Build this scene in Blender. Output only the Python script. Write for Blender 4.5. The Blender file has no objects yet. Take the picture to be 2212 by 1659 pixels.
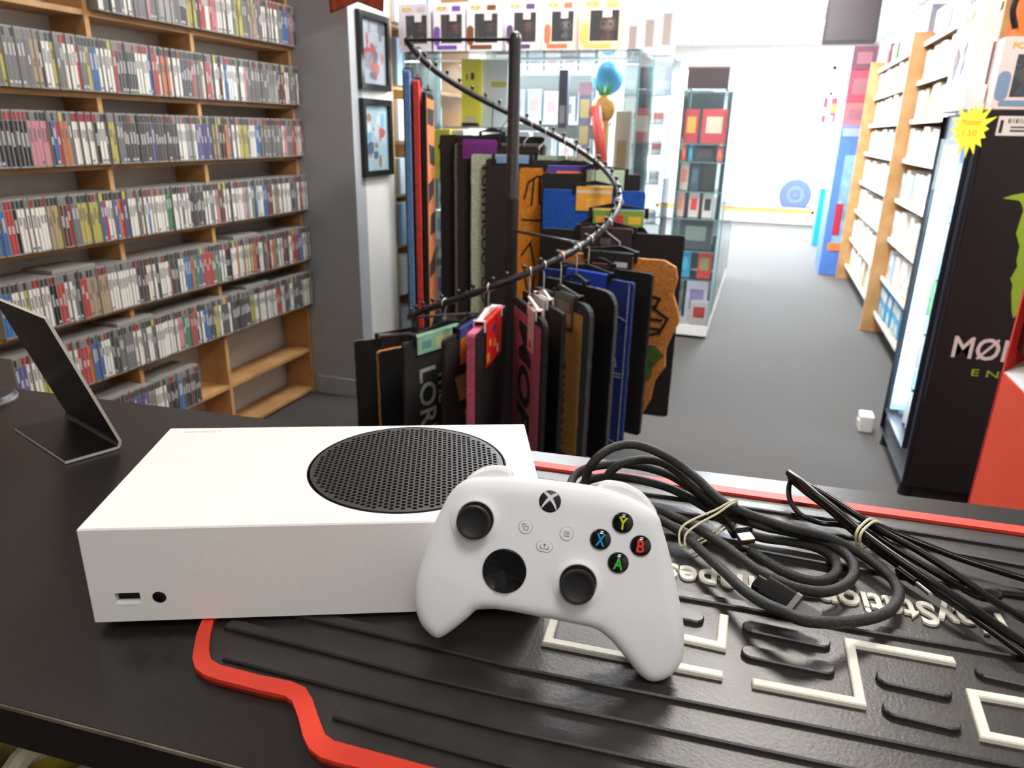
import bpy, bmesh, math, random
from mathutils import Vector, Matrix
from mathutils.geometry import delaunay_2d_cdt
PI = math.pi
SC = bpy.context.scene
COL = SC.collection
rnd = random.Random(7)

# ------------------------------------------------------------------ camera
cam_d = bpy.data.cameras.new('camera'); cam = bpy.data.objects.new('camera', cam_d); COL.objects.link(cam)
cam_d.sensor_width = 36.0; cam_d.lens = 25.476799638336345
cam_d.clip_start = 0.02; cam_d.clip_end = 200
cam.matrix_world = Matrix(((0.947776,-0.12371,0.293966,0.351), (0.318259,0.306838,-0.896974,-0.2688), (0.020764,0.943688,0.330185,1.3869), (0, 0, 0, 1)))
cam_d.dof.use_dof = True; cam_d.dof.focus_distance = 0.52; cam_d.dof.aperture_fstop = 13.0
SC.camera = cam

# ------------------------------------------------------------------ world, exposure, lights
SC.view_settings.view_transform = 'Standard'; SC.view_settings.look = 'None'
SC.view_settings.gamma = 1.0; SC.view_settings.use_curve_mapping = False
SC.view_settings.exposure = 0.0
wd = bpy.data.worlds.new('overcast_sky'); SC.world = wd; wd.use_nodes = True
wd.node_tree.nodes['Background'].inputs[0].default_value = (0.80, 0.90, 1.0, 1)
wd.node_tree.nodes['Background'].inputs[1].default_value = 14.0

def area(name, loc, size, power, color, rot=(0, 0, 0), spread=PI):
    d = bpy.data.lights.new(name, 'AREA'); d.shape = 'RECTANGLE'; d.size, d.size_y = size
    d.energy = power; d.color = color; d.spread = spread
    o = bpy.data.objects.new(name, d); COL.objects.link(o); o.location = loc; o.rotation_euler = rot
    return o
WARM = (1.0, 0.93, 0.85); COOL = (0.86, 0.93, 1.0)
CEIL = 2.75
# daylight through the shop window, and the lit ceiling panels
area('window_daylight', (0.6, 15.2, 4.2), (5.0, 2.4), 5000, COOL, (math.radians(58), 0, PI))
PANELS = [(0.50, 2.05, 0.6, 0.6, 46, WARM), (0.90, -1.70, 0.6, 0.6, 13, (1.0, 0.99, 0.98)), (-1.0, 0.3, 0.6, 0.6, 9, WARM),
          (-0.62, 3.15, 0.6, 0.6, 55, (0.95, 0.97, 1.0)), (0.55, 4.35, 0.6, 1.2, 78, COOL), (0.55, 6.4, 0.6, 1.2, 130, COOL),
          (0.55, 8.6, 0.6, 1.2, 190, COOL), (0.55, 10.8, 0.6, 1.2, 210, COOL), (-1.0, 7.5, 0.6, 1.2, 130, COOL), (0.72, -0.55, 0.6, 0.6, 13.5, (1.0, 0.98, 0.97))]  # last panel is added out of view to brighten the controller
for px_, py_, sx_, sy_, pw_, c_ in PANELS:
    area('ceiling_panel_light', (px_, py_, CEIL-0.03), (sx_-0.06, sy_-0.06), pw_, c_)

# ------------------------------------------------------------------ helpers
def lin(c):
    r = []
    for v in c[:3]:
        v = v/255.0; r.append(v/12.92 if v <= 0.04045 else ((v+0.055)/1.055)**2.4)
    return (r[0], r[1], r[2], 1.0)
_M = {}
def mt(name, rgb, rough=0.5, metal=0.0, spec=0.5, noise=0.0, scale=30.0, bump=0.0, bscale=200.0, emit=0.0, coat=0.0, trans=0.0, alpha=1.0, ior=1.45, sheen=0.0, rgb2=None):
    """procedural principled material; noise mixes towards rgb2 (or a darker tone)"""
    if name in _M: return _M[name]
    m = bpy.data.materials.new(name); m.use_nodes = True; nt = m.node_tree; b = nt.nodes['Principled BSDF']
    c = lin(rgb)
    b.inputs['Base Color'].default_value = c; b.inputs['Roughness'].default_value = rough
    b.inputs['Metallic'].default_value = metal; b.inputs['Specular IOR Level'].default_value = spec
    b.inputs['IOR'].default_value = ior
    if coat: b.inputs['Coat Weight'].default_value = coat; b.inputs['Coat Roughness'].default_value = 0.03
    if trans: b.inputs['Transmission Weight'].default_value = trans
    if alpha < 1: b.inputs['Alpha'].default_value = alpha
    if sheen: b.inputs['Sheen Weight'].default_value = sheen
    if emit: b.inputs['Emission Color'].default_value = c; b.inputs['Emission Strength'].default_value = emit
    if noise or bump:
        tc = nt.nodes.new('ShaderNodeTexCoord')
        if noise:
            n = nt.nodes.new('ShaderNodeTexNoise'); n.inputs['Scale'].default_value = scale; n.inputs['Detail'].default_value = 6
            nt.links.new(tc.outputs['Object'], n.inputs['Vector'])
            cr = nt.nodes.new('ShaderNodeValToRGB'); e = cr.color_ramp.elements
            e[0].position = 0.35; e[1].position = 0.65
            e[0].color = lin(rgb2) if rgb2 else tuple(v*(1-noise) for v in c[:3])+(1,)
            e[1].color = c
            nt.links.new(n.outputs['Fac'], cr.inputs[0]); nt.links.new(cr.outputs[0], b.inputs['Base Color'])
        if bump:
            n2 = nt.nodes.new('ShaderNodeTexNoise'); n2.inputs['Scale'].default_value = bscale; n2.inputs['Detail'].default_value = 3
            nt.links.new(tc.outputs['Object'], n2.inputs['Vector'])
            bp = nt.nodes.new('ShaderNodeBump'); bp.inputs['Strength'].default_value = bump; bp.inputs['Distance'].default_value = 0.002
            nt.links.new(n2.outputs['Fac'], bp.inputs['Height']); nt.links.new(bp.outputs['Normal'], b.inputs['Normal'])
    _M[name] = m
    return m
def glass(name, rgb=(225, 240, 240), alpha=0.12, rough=0.02, ior=1.3, tint=(0.965, 0.985, 0.985), refl=None):
    """thin pane: mostly clear, with a glossy reflection"""
    if name in _M: return _M[name]
    m = bpy.data.materials.new(name); m.use_nodes = True; nt = m.node_tree; nt.nodes.clear()
    o = nt.nodes.new('ShaderNodeOutputMaterial'); mx = nt.nodes.new('ShaderNodeMixShader'); mx2 = nt.nodes.new('ShaderNodeMixShader')
    t = nt.nodes.new('ShaderNodeBsdfTransparent'); g = nt.nodes.new('ShaderNodeBsdfGlossy'); d = nt.nodes.new('ShaderNodeBsdfDiffuse')
    t.inputs[0].default_value = tint+(1,); g.inputs['Roughness'].default_value = rough; d.inputs[0].default_value = lin(rgb)
    fr = nt.nodes.new('ShaderNodeFresnel'); fr.inputs[0].default_value = ior
    mx.inputs[0].default_value = refl or 0
    if refl is None: nt.links.new(fr.outputs[0], mx.inputs[0])
    nt.links.new(t.outputs[0], mx.inputs[1]); nt.links.new(g.outputs[0], mx.inputs[2])
    mx2.inputs[0].default_value = alpha; nt.links.new(mx.outputs[0], mx2.inputs[1]); nt.links.new(d.outputs[0], mx2.inputs[2])
    nt.links.new(mx2.outputs[0], o.inputs[0]); _M[name] = m
    return m

_R = {}          # object name -> its world matrix (roots and parts)
def tag(o, label=None, cat=None, group=None, kind=None):
    if label: o['label'] = label
    if cat: o['category'] = cat
    if group: o['group'] = group
    if kind: o['kind'] = kind
    return o
def thing(name, label, cat, loc=(0, 0, 0), rz=0.0, group=None):
    o = bpy.data.objects.new(name, None); COL.objects.link(o); o.empty_display_size = 0.05
    o.location = loc; o.rotation_euler = (0, 0, rz); _R[o.name] = Matrix.Translation(loc) @ Matrix.Rotation(rz, 4, 'Z')
    return tag(o, label, cat, group)
def frame(o, x, y, z):
    m = Matrix.Identity(4)
    for i, v in enumerate((x, y, z, o)):
        for j in range(3): m[j][i] = v[j]
    return m
def cr(pts, n=6, closed=False):
    """Catmull-Rom through points"""
    P = [Vector(p) for p in pts]; out = []; N = len(P)
    g = (lambda i: P[i % N]) if closed else (lambda i: P[min(max(i, 0), N-1)])
    for i in range(N if closed else N-1):
        a, b, c, d = g(i-1), g(i), g(i+1), g(i+2)
        for k in range(n):
            t = k/n
            out.append(0.5*((2*b)+(c-a)*t+(2*a-5*b+4*c-d)*t*t+(3*b-a-3*c+d)*t**3))
    if not closed: out.append(P[-1])
    return out
def stroke(pts, w, cap=3):
    """2-D polygon of a mitred polyline of width w with slightly rounded ends"""
    P = [Vector((p[0], p[1])) for p in pts]; L = []; Rr = []
    for i, p in enumerate(P):
        d1 = (P[i]-P[i-1]).normalized() if i else None; d2 = (P[i+1]-P[i]).normalized() if i < len(P)-1 else None
        if d1 is None: d1 = d2
        if d2 is None: d2 = d1
        n1 = Vector((-d1.y, d1.x)); n2 = Vector((-d2.y, d2.x)); m = (n1+n2).normalized(); k = w/2/max(0.3, m.dot(n1))
        L.append(p+m*k); Rr.append(p-m*k)
    return [tuple(v) for v in L]+[tuple(v) for v in reversed(Rr)]
def stadium(a, b, r, n=8):
    a = Vector(a[:2]); b = Vector(b[:2]); t = math.atan2(b.y-a.y, b.x-a.x); o = []
    for i in range(n+1): u = t-PI/2+PI*i/n; o.append((b.x+r*math.cos(u), b.y+r*math.sin(u)))
    for i in range(n+1): u = t+PI/2+PI*i/n; o.append((a.x+r*math.cos(u), a.y+r*math.sin(u)))
    return o
def rrect(x0, y0, x1, y1, r, n=5):
    o = []
    for cx, cy, a in ((x1-r, y1-r, 0), (x0+r, y1-r, PI/2), (x0+r, y0+r, PI), (x1-r, y0+r, 3*PI/2)):
        for i in range(n+1): o.append((cx+r*math.cos(a+PI/2*i/n), cy+r*math.sin(a+PI/2*i/n)))
    return o
def area2(p):
    return sum(p[i][0]*p[(i+1) % len(p)][1]-p[(i+1) % len(p)][0]*p[i][1] for i in range(len(p)))/2
class MB:
    def __init__(s, M=None): s.v = []; s.f = []; s.m = []; s.M = M
    def add(s, vs, fs, mi=0, M=None):
        k = len(s.v)
        if M is not None: vs = [M @ Vector(v) for v in vs]
        if s.M is not None: vs = [s.M @ Vector(v) for v in vs]
        s.v += [tuple(v) for v in vs]; s.f += [tuple(i+k for i in f) for f in fs]; s.m += [mi]*len(fs)
        return s
    def box(s, x0, y0, z0, x1, y1, z1, mi=0, M=None):
        v = [(x, y, z) for z in (z0, z1) for y in (y0, y1) for x in (x0, x1)]
        return s.add(v, [(0, 2, 3, 1), (4, 5, 7, 6), (0, 1, 5, 4), (2, 6, 7, 3), (0, 4, 6, 2), (1, 3, 7, 5)], mi, M)
    def prism(s, poly, z0, z1, mi=0, M=None, mtop=None, cham=0.0):
        if area2(poly) < 0: poly = poly[::-1]
        n = len(poly); v = [(p[0], p[1], z0) for p in poly]
        if cham:
            q = inset(poly, cham); v += [(p[0], p[1], z1-cham) for p in poly]+[(p[0], p[1], z1) for p in q]
            f = [(i, (i+1) % n, n+(i+1) % n, n+i) for i in range(n)]+[(n+i, n+(i+1) % n, 2*n+(i+1) % n, 2*n+i) for i in range(n)]
            s.add(v, [tuple(range(n))[::-1]]+f, mi, M); s.add([(p[0], p[1], z1) for p in q], [tuple(range(n))], mi if mtop is None else mtop, M)
        else:
            v += [(p[0], p[1], z1) for p in poly]
            s.add(v, [tuple(range(n))[::-1]]+[(i, (i+1) % n, n+(i+1) % n, n+i) for i in range(n)], mi, M)
            s.add([(p[0], p[1], z1) for p in poly], [tuple(range(n))], mi if mtop is None else mtop, M)
        return s
    def tube(s, pts, r, n=8, mi=0, closed=False, M=None, caps=True):
        P = [Vector(p) for p in pts]; N = len(P); v = []; f = []; up = None
        rr = r if isinstance(r, (list, tuple)) else [r]*N
        for i in range(N):
            t = (P[(i+1) % N]-P[i-1]) if closed else (P[min(i+1, N-1)]-P[max(i-1, 0)])
            if t.length < 1e-9: t = Vector((0, 0, 1))
            t.normalize()
            if up is None: up = t.orthogonal().normalized()
            up = (up-t*up.dot(t))
            up = up.normalized() if up.length > 1e-6 else t.orthogonal().normalized()
            w = t.cross(up)
            for k in range(n):
                a = 2*PI*k/n; v.append(P[i]+(up*math.cos(a)+w*math.sin(a))*rr[i])
        for i in range(N if closed else N-1):
            for k in range(n):
                a = i*n+k; b = i*n+(k+1) % n; j = (i+1) % N
                f.append((a, b, j*n+(k+1) % n, j*n+k))
        if not closed and caps: f += [tuple(range(n))[::-1], tuple(range((N-1)*n, N*n))]
        return s.add(v, f, mi, M)
    def lathe(s, prof, n=32, mi=0, M=None):
        v = []; f = []; k = len(prof)
        for r, z in prof:
            for i in range(n): a = 2*PI*i/n; v.append((r*math.cos(a), r*math.sin(a), z))
        for j in range(k-1):
            for i in range(n): f.append((j*n+i, j*n+(i+1) % n, (j+1)*n+(i+1) % n, (j+1)*n+i))
        f += [tuple(range(n))[::-1], tuple(range((k-1)*n, k*n))]
        return s.add(v, f, mi, M)
    def cyl(s, a, b, r, n=16, mi=0, r2=None):
        return s.tube([a, b], [r, r if r2 is None else r2], n, mi)
    def ball(s, c, r, mi=0, n=10, k=6, sz=1.0):
        return s.lathe([(max(1e-5, r*math.sin(PI*j/k)), -r*sz*math.cos(PI*j/k)) for j in range(k+1)], n, mi, Matrix.Translation(c))
    def build(s, name, mats, parent=None, smooth=False, bevel=0.0, segs=2, label=None):
        me = bpy.data.meshes.new(name); vs = s.v
        if parent is not None:
            I = _R[parent.name].inverted(); vs = [tuple(I @ Vector(v)) for v in vs]
        me.from_pydata(vs, [], s.f)
        mats = mats if isinstance(mats, (list, tuple)) else [mats]
        for m in mats: me.materials.append(m)
        if len(mats) > 1: me.polygons.foreach_set('material_index', s.m)
        if smooth: me.polygons.foreach_set('use_smooth', [True]*len(s.f))
        me.update(); o = bpy.data.objects.new(name, me); COL.objects.link(o)
        if parent is not None: o.parent = parent; _R[o.name] = _R[parent.name]
        else: _R[o.name] = Matrix.Identity(4)
        if smooth and smooth != 'all':
            try: me.set_sharp_from_angle(angle=math.radians(40))
            except Exception: pass
        if bevel:
            b = o.modifiers.new('bevel', 'BEVEL'); b.width = bevel; b.segments = segs; b.limit_method = 'ANGLE'; b.angle_limit = math.radians(40)
        if label: o['label'] = label
        return o
def inset(poly, d):
    n = len(poly); o = []
    for i in range(n):
        p0 = Vector(poly[i-1][:2]); p = Vector(poly[i][:2]); p2 = Vector(poly[(i+1) % n][:2])
        d1 = (p-p0); d2 = (p2-p)
        d1 = d1.normalized() if d1.length > 1e-9 else d2.normalized(); d2 = d2.normalized() if d2.length > 1e-9 else d1
        n1 = Vector((-d1.y, d1.x)); n2 = Vector((-d2.y, d2.x)); m = (n1+n2)
        m = m.normalized() if m.length > 1e-6 else n1
        q = p+m*(d/max(0.5, m.dot(n1))); o.append((q.x, q.y))
    return o
_font = {}
def text_mb(s, size, depth, bold=0.0, shear=0.0, space=1.0):
    """text as a mesh builder, centred on x and y, standing up the +z of its own plane"""
    c = bpy.data.curves.new('t', 'FONT'); c.body = s; c.size = size; c.extrude = depth/2; c.offset = bold; c.shear = shear
    c.align_x = 'CENTER'; c.align_y = 'CENTER'; c.space_character = space; c.resolution_u = 3
    o = bpy.data.objects.new('t', c); COL.objects.link(o); dg = bpy.context.evaluated_depsgraph_get()
    me = bpy.data.meshes.new_from_object(o.evaluated_get(dg)); v = [tuple(x.co) for x in me.vertices]; f = [tuple(p.vertices) for p in me.polygons]
    bpy.data.objects.remove(o); bpy.data.curves.remove(c); bpy.data.meshes.remove(me)
    return v, f
def text(s, size, depth, M, mat, name, parent, fit=None, **k):
    v, f = text_mb(s, size, depth, **k)
    if fit:
        x0 = min(p[0] for p in v); x1 = max(p[0] for p in v); y0 = min(p[1] for p in v); y1 = max(p[1] for p in v)
        sx = fit[0]/(x1-x0); sy = fit[1]/(y1-y0) if fit[1] else sx
        v = [((p[0]-(x0+x1)/2)*sx, (p[1]-(y0+y1)/2)*sy, p[2]) for p in v]
    return MB(M).add(v, f).build(name, mat, parent)
def top_mesh(o, label, cat, group=None): return tag(o, label, cat, group)
def dup(root, loc=None, rz=None, label=None, group=None, delta=None):
    r = root.copy(); COL.objects.link(r)
    if loc is not None: r.location = loc
    if rz is not None: r.rotation_euler = (0, 0, rz)
    if label: r['label'] = label
    if group: r['group'] = group
    for ch in list(root.children):
        c = ch.copy(); COL.objects.link(c); c.parent = r
        for g in list(ch.children):
            d = g.copy(); COL.objects.link(d); d.parent = c
    return r
BLACK = mt('black_plastic', (22, 21, 22), 0.45)

# ================================================================== the counter and what lies on it
CT = 1.094                                     # worktop height
m_top = mt('worktop_black', (34, 30, 29), 0.30, noise=0.3, scale=180, bump=0.05, bscale=900)
m_edge = mt('worn_edge', (120, 112, 95), 0.6, noise=0.5, scale=60)
counter = thing('shop_counter', 'long black shop counter with a worn pale front edge', 'counter', (0.1, 0.13, 0))
fe = [(0.0015,-0.0625,1.094),(0.1496,-0.0535,1.094)]; be = [(-0.4593,0.2957,1.094),(0.5937,0.3844,1.094)]
def ext(a, b, x):
    t = (x-a[0])/(b[0]-a[0]); return (x, a[1]+(b[1]-a[1])*t)
XL, XR = -1.35, 1.15
fl, fr_, bl, br = ext(fe[0], fe[1], XL), ext(fe[0], fe[1], XR), ext(be[0], be[1], XL), ext(be[0], be[1], XR)
MB().prism([fl, fr_, br, bl], CT-0.028, CT, cham=0.0008).build('worktop', m_top, counter)
d_ = Vector((fr_[0]-fl[0], fr_[1]-fl[1])).normalized(); n_ = Vector((d_.y, -d_.x))
q = [(fl[0], fl[1]), (fr_[0], fr_[1]), (fr_[0]+n_.x*0.0008, fr_[1]+n_.y*0.0008), (fl[0]+n_.x*0.0008, fl[1]+n_.y*0.0008)]
MB().prism(q, CT-0.0018, CT+0.0004).build('worn_edge', m_edge, counter, label='pale worn strip along the front edge of the black worktop')
def off(p, k): return (p[0]-n_.x*k, p[1]-n_.y*k)
MB().prism([off(fl, 0.3), off(fr_, 0.3), off(br, 0.03), off(bl, 0.03)], 0, CT-0.028).build('front_panel', mt('counter_panel', (35, 32, 32), 0.5), counter)
MB().prism([off(fl, 0.0), off(fr_, 0.0), off(fr_, 0.3), off(fl, 0.3)], 0.80, 0.82).build('shelf', mt('counter_panel', (35, 32, 32), 0.5), counter)
# things on the shelf under the worktop
a = thing('carrier_bag', 'crumpled yellow and black carrier bag on the shelf under the counter', 'bag', (-0.19, 0.075, 0.82))
g = MB()
b0 = (-0.2564,0.1051,0.82)
rr = random.Random(3)
def lump(c, sx, sy, sz, seed, amp=0.25, n=14, k=9):
    r = random.Random(seed); ph = [r.uniform(0, 6.3) for _ in range(6)]; vs = []; fs = []
    for j in range(k+1):
        for i in range(n):
            t = PI*j/k; u = 2*PI*i/n
            w = 1+amp*(math.sin(3*u+ph[0]+2*t)*0.5+math.sin(5*u+ph[1]-3*t)*0.35+math.cos(4*t+ph[2]+u)*0.3)
            vs.append((c[0]+sx*w*math.sin(t)*math.cos(u), c[1]+sy*w*math.sin(t)*math.sin(u), max(c[2]-sz, c[2]-sz*w*math.cos(t))))
    for j in range(k):
        for i in range(n): fs.append((j*n+i, j*n+(i+1) % n, (j+1)*n+(i+1) % n, (j+1)*n+i))
    return vs, fs
v, f = lump((-0.235, 0.085, 0.8605), 0.075, 0.04, 0.04, 2, 0.1); g.add(v, f)
g.build('bag', mt('bag_yellow', (190, 165, 20), 0.5, noise=0.8, scale=14, rgb2=(25, 25, 25)), a, smooth='all')
c0 = [(-0.1187,0.0062,0.935),(-0.1175,0.0164,0.935),(-0.1169,0.0294,0.935),(-0.1117,0.037,0.935)]
o = MB().tube(cr([(c0[0][0]-0.02, c0[0][1]-0.03, c0[0][2]-0.07), c0[0], c0[2], c0[3], (c0[3][0]+0.0, c0[3][1]+0.05, c0[3][2]-0.02), (c0[3][0]-0.02, c0[3][1]+0.12, 0.829)], 6), 0.008, 8).build('white_cable', mt('cable_white', (205, 190, 165), 0.5), None, True)
tag(o, 'thick cream cable looping over the yellow bag under the counter', 'cable')
c0 = [(-0.1012,0.0508,0.915),(-0.0827,0.0488,0.915),(-0.0626,0.0449,0.915)]
o = MB().tube(cr([(c0[0][0]+0.09, c0[0][1]+0.14, 0.829), (c0[0][0]+0.03, c0[0][1]+0.05, c0[0][2]-0.015), c0[0], c0[2], (c0[2][0]+0.05, c0[2][1]-0.02, c0[2][2]-0.05), (c0[2][0]+0.10, c0[2][1]+0.0, 0.829)], 6), 0.0075, 8).build('white_cable', mt('cable_white', (205, 190, 165), 0.5), None, True)
tag(o, 'cream cable bending down beside the white red-lettered bag under the counter', 'cable')
w0 = (-0.1683,0.0951,0.83)
o = MB(); v, f = lump((w0[0]+0.02, w0[1], 0.8326), 0.06, 0.028, 0.0118, 5, 0.1); o.add(v, f)
wb = thing('white_bag', 'flat white paper bag with red lettering under the counter', 'bag', (w0[0], w0[1], 0.82))
o.build('bag_sheet', mt('bag_white', (190, 185, 180), 0.6), wb, smooth='all')
text('Nintendo', 0.02, 0.0006, Matrix.Translation((w0[0]+0.0, w0[1]-0.004, 0.8462)) @ Matrix.Rotation(0.2, 4, 'Z'), mt('print_red', (170, 30, 40), 0.5), 'lettering', wb)

# ---------------------------------------------------------------- rubber bar mat
m_rub = mt('rubber_black', (44, 40, 38), 0.38, spec=0.7, noise=0.25, scale=50, bump=0.08, bscale=500)
m_red = mt('rubber_red', (226, 62, 40), 0.5, noise=0.08, scale=40)
m_cream = mt('rubber_cream', (232, 228, 212), 0.5)
bm0 = CT; BMZ = CT+0.003
bmat = thing('bar_mat', 'black rubber counter mat with a red border and raised white symbols under the controller', 'mat', (0.3, 0.1, CT))
out_l = [(0.0556,0.0288,1.097),(0.0632,0.014,1.097),(0.0751,-0.0031,1.097),(0.0826,-0.0096,1.097),(0.0905,-0.0122,1.097),(0.1004,-0.0128,1.097),(0.1267,-0.0118,1.097),(0.142,-0.0106,1.097),(0.1483,-0.0126,1.097),(0.1577,-0.0211,1.097),(0.1669,-0.0307,1.097),(0.1741,-0.0363,1.097),(0.1816,-0.039,1.097),(0.1907,-0.0392,1.097),(0.2064,-0.0381,1.097)]
in_l = [(0.0627,0.0299,1.097),(0.0709,0.0168,1.097),(0.0799,0.0049,1.097),(0.0865,-0.001,1.097),(0.0937,-0.0028,1.097),(0.1195,-0.0021,1.097),(0.1392,-0.0003,1.097),(0.1489,-0.0016,1.097),(0.1572,-0.0076,1.097),(0.1687,-0.0188,1.097),(0.1768,-0.0262,1.097),(0.1832,-0.0282,1.097),(0.2004,-0.0275,1.097)]
bo = [(0.1825,0.3179,1.097),(0.5816,0.3422,1.097)]; bi = [(0.1856,0.3076,1.097),(0.5782,0.3298,1.097)]
XM = 0.74
out_p = [p[:2] for p in out_l]+[(0.47, -0.028), (XM, -0.02), ext(bo[0], bo[1], XM), ext(bo[0], bo[1], 0.10), (0.075, ext(bo[0], bo[1], 0.085)[1]-0.01), (0.062, 0.20), (0.058, 0.12)]
in_p = [p[:2] for p in in_l]+[(0.47, -0.018), (XM-0.009, -0.011), ext(bi[0], bi[1], XM-0.009), ext(bi[0], bi[1], 0.11), (0.084, ext(bi[0], bi[1], 0.09)[1]-0.01), (0.071, 0.20), (0.067, 0.12)]
MB().prism(out_p, CT+0.0003, BMZ-0.0006).build('base', m_rub, bmat)
# border: band between the two outlines
def band(po, pi, z0, z1):
    """solid ring between two closed outlines (triangulated)"""
    if area2(po) < 0: po = po[::-1]
    if area2(pi) < 0: pi = pi[::-1]
    n, k = len(po), len(pi)
    vs = [Vector(p[:2]) for p in po]+[Vector(p[:2]) for p in pi]
    r = delaunay_2d_cdt(vs, [(i, (i+1) % n) for i in range(n)]+[(n+i, n+(i+1) % k) for i in range(k)], [], 0, 1e-7)
    V = [tuple(v) for v in r[0]]; F = []
    def inside(p, q):
        c = False; m = len(q)
        for i in range(m):
            (x1, y1), (x2, y2) = q[i][:2], q[i-1][:2]
            if (y1 > p[1]) != (y2 > p[1]) and p[0] < (x2-x1)*(p[1]-y1)/(y2-y1)+x1: c = not c
        return c
    for t in r[2]:
        c = (sum(V[i][0] for i in t)/3, sum(V[i][1] for i in t)/3)
        if inside(c, po) and not inside(c, pi): F.append(tuple(t))
    g = MB(); g.add([(x, y, z1) for x, y in V], F)
    for P, s in ((po, 1), (pi, -1)):
        m = len(P); g.add([(p[0], p[1], z0) for p in P]+[(p[0], p[1], z1) for p in P], [((i, (i+1) % m, m+(i+1) % m, m+i) if s > 0 else (i, m+i, m+(i+1) % m, (i+1) % m)) for i in range(m)])
    return g
band(out_p, in_p, CT+0.0003, BMZ+0.0018).build('border', m_red, bmat, label='raised red border of the black mat')
ribs = [[(0.109,0.049,1.1),(0.1903,0.051,1.1),(0.2481,0.0515,1.1),(0.3188,0.0567,1.1),(0.3975,0.0625,1.1),(0.5066,0.0702,1.1),(0.5618,0.0738,1.1)],
        [(0.0757,0.0249,1.1),(0.1432,0.0261,1.1),(0.2021,0.0265,1.1),(0.2558,0.0288,1.1),(0.3225,0.0339,1.1),(0.397,0.0389,1.1),(0.4882,0.0449,1.1)],
        [(0.0935,0.0018,1.1),(0.1548,0.0033,1.1),(0.2124,0.0051,1.1),(0.2633,0.0068,1.1),(0.3503,0.0135,1.1),(0.4363,0.0205,1.1)],
        [(0.1759,-0.0152,1.1),(0.222,-0.015,1.1),(0.2702,-0.0137,1.1),(0.3565,-0.0078,1.1)],
        [(0.148,0.2815,1.1),(0.1949,0.2837,1.1),(0.3845,0.2963,1.1),(0.4785,0.3011,1.1),(0.5703,0.3032,1.1),(0.6486,0.3062,1.1)],
        [(0.2872,0.2661,1.1),(0.3847,0.2711,1.1),(0.51,0.2794,1.1),(0.5631,0.2769,1.1),(0.6283,0.2746,1.1)],
        [(0.3074,0.2288,1.1),(0.3849,0.23,1.1),(0.4298,0.2299,1.1),(0.5511,0.2332,1.1),(0.6058,0.2348,1.1)],
        [(0.2809,0.1496,1.1),(0.331,0.1521,1.1),(0.3754,0.1548,1.1),(0.4398,0.1563,1.1),(0.5318,0.1625,1.1),(0.5762,0.1657,1.1)]]
rw = [0.0085, 0.0085, 0.0085, 0.0085, 0.010, 0.010, 0.010, 0.008]
for P, w in zip(ribs, rw):
    # front edge traced; strip lies behind it
    c = [(p[0]-0.002, p[1]+w/2) for p in P]; pol = stroke(c, w)
    MB().prism(pol, BMZ-0.0006, BMZ+0.0022, cham=0.0009).build('rib', m_rub, bmat)
pads = [[(0.335,0.1344,1.1),(0.3445,0.1344,1.1)], [(0.3784,0.1366,1.1),(0.4188,0.1366,1.1)], [(0.3784,0.1118,1.1),(0.4194,0.1129,1.1)], [(0.4518,0.1158,1.1),(0.4798,0.116,1.1)],
        [(0.4519,0.091,1.1),(0.4789,0.0908,1.1)], [(0.5071,0.1411,1.1),(0.5388,0.1404,1.1)], [(0.3975,0.213,1.1),(0.4293,0.2103,1.1)]]
for a, b in pads:
    MB().prism(stadium(a, b, 0.0054), BMZ-0.0006, BMZ+0.0026, cham=0.0008).build('grip_pad', m_rub, bmat)
shp = [[(0.2602,0.1069,1.1),(0.2625,0.0805,1.1),(0.3639,0.0867,1.1)], [(0.3616,0.1431,1.1),(0.3617,0.1122,1.1),(0.315,0.112,1.1)],
       [(0.3799,0.0867,1.1),(0.4359,0.0906,1.1),(0.4351,0.1426,1.1),(0.4925,0.1456,1.1)], [(0.538,0.1231,1.1),(0.4957,0.1195,1.1),(0.4945,0.0876,1.1),(0.5297,0.0898,1.1)]]
for P in shp:
    MB().prism(stroke(P, 0.0056), BMZ-0.0006, BMZ+0.0024, cham=0.0007).build('symbol', m_cream, bmat, label='raised cream line symbol')
# lettering, reads from the customer's side
tp = [(0.5316,0.1961,1.1),(0.4206,0.1895,1.1),(0.4838,0.2009,1.1),(0.4819,0.1745,1.1)]
e1 = Vector((tp[1][0]-tp[0][0], tp[1][1]-tp[0][1], 0)); wid = e1.length; e1.normalize(); e2 = Vector((0, 0, 1)).cross(e1)
hgt = abs(Vector((tp[3][0]-tp[2][0], tp[3][1]-tp[2][1], 0)).dot(e2))
cx = (Vector(tp[0])+Vector(tp[1]))/2
text('PlayStation', 0.02, 0.0018, frame((cx.x, cx.y, BMZ+0.0005)-0*e1 if False else Vector((cx.x, cx.y, BMZ+0.0005))+e2*(hgt*-0.08), e1, e2, Vector((0, 0, 1))), m_cream, 'lettering', bmat, fit=(wid, hgt*1.25), bold=0.0004)
tq = [(0.3926,0.1847,1.1),(0.3189,0.1807,1.1)]
cx = (Vector(tq[0])+Vector(tq[1]))/2; w2 = (Vector(tq[0])-Vector(tq[1])).length
text('Shapes', 0.02, 0.0018, frame(Vector((cx.x, cx.y, BMZ+0.0005))+e2*(hgt*-0.08), e1, e2, Vector((0, 0, 1))), m_cream, 'lettering', bmat, fit=(w2, hgt*1.25), bold=0.0004)

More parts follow.
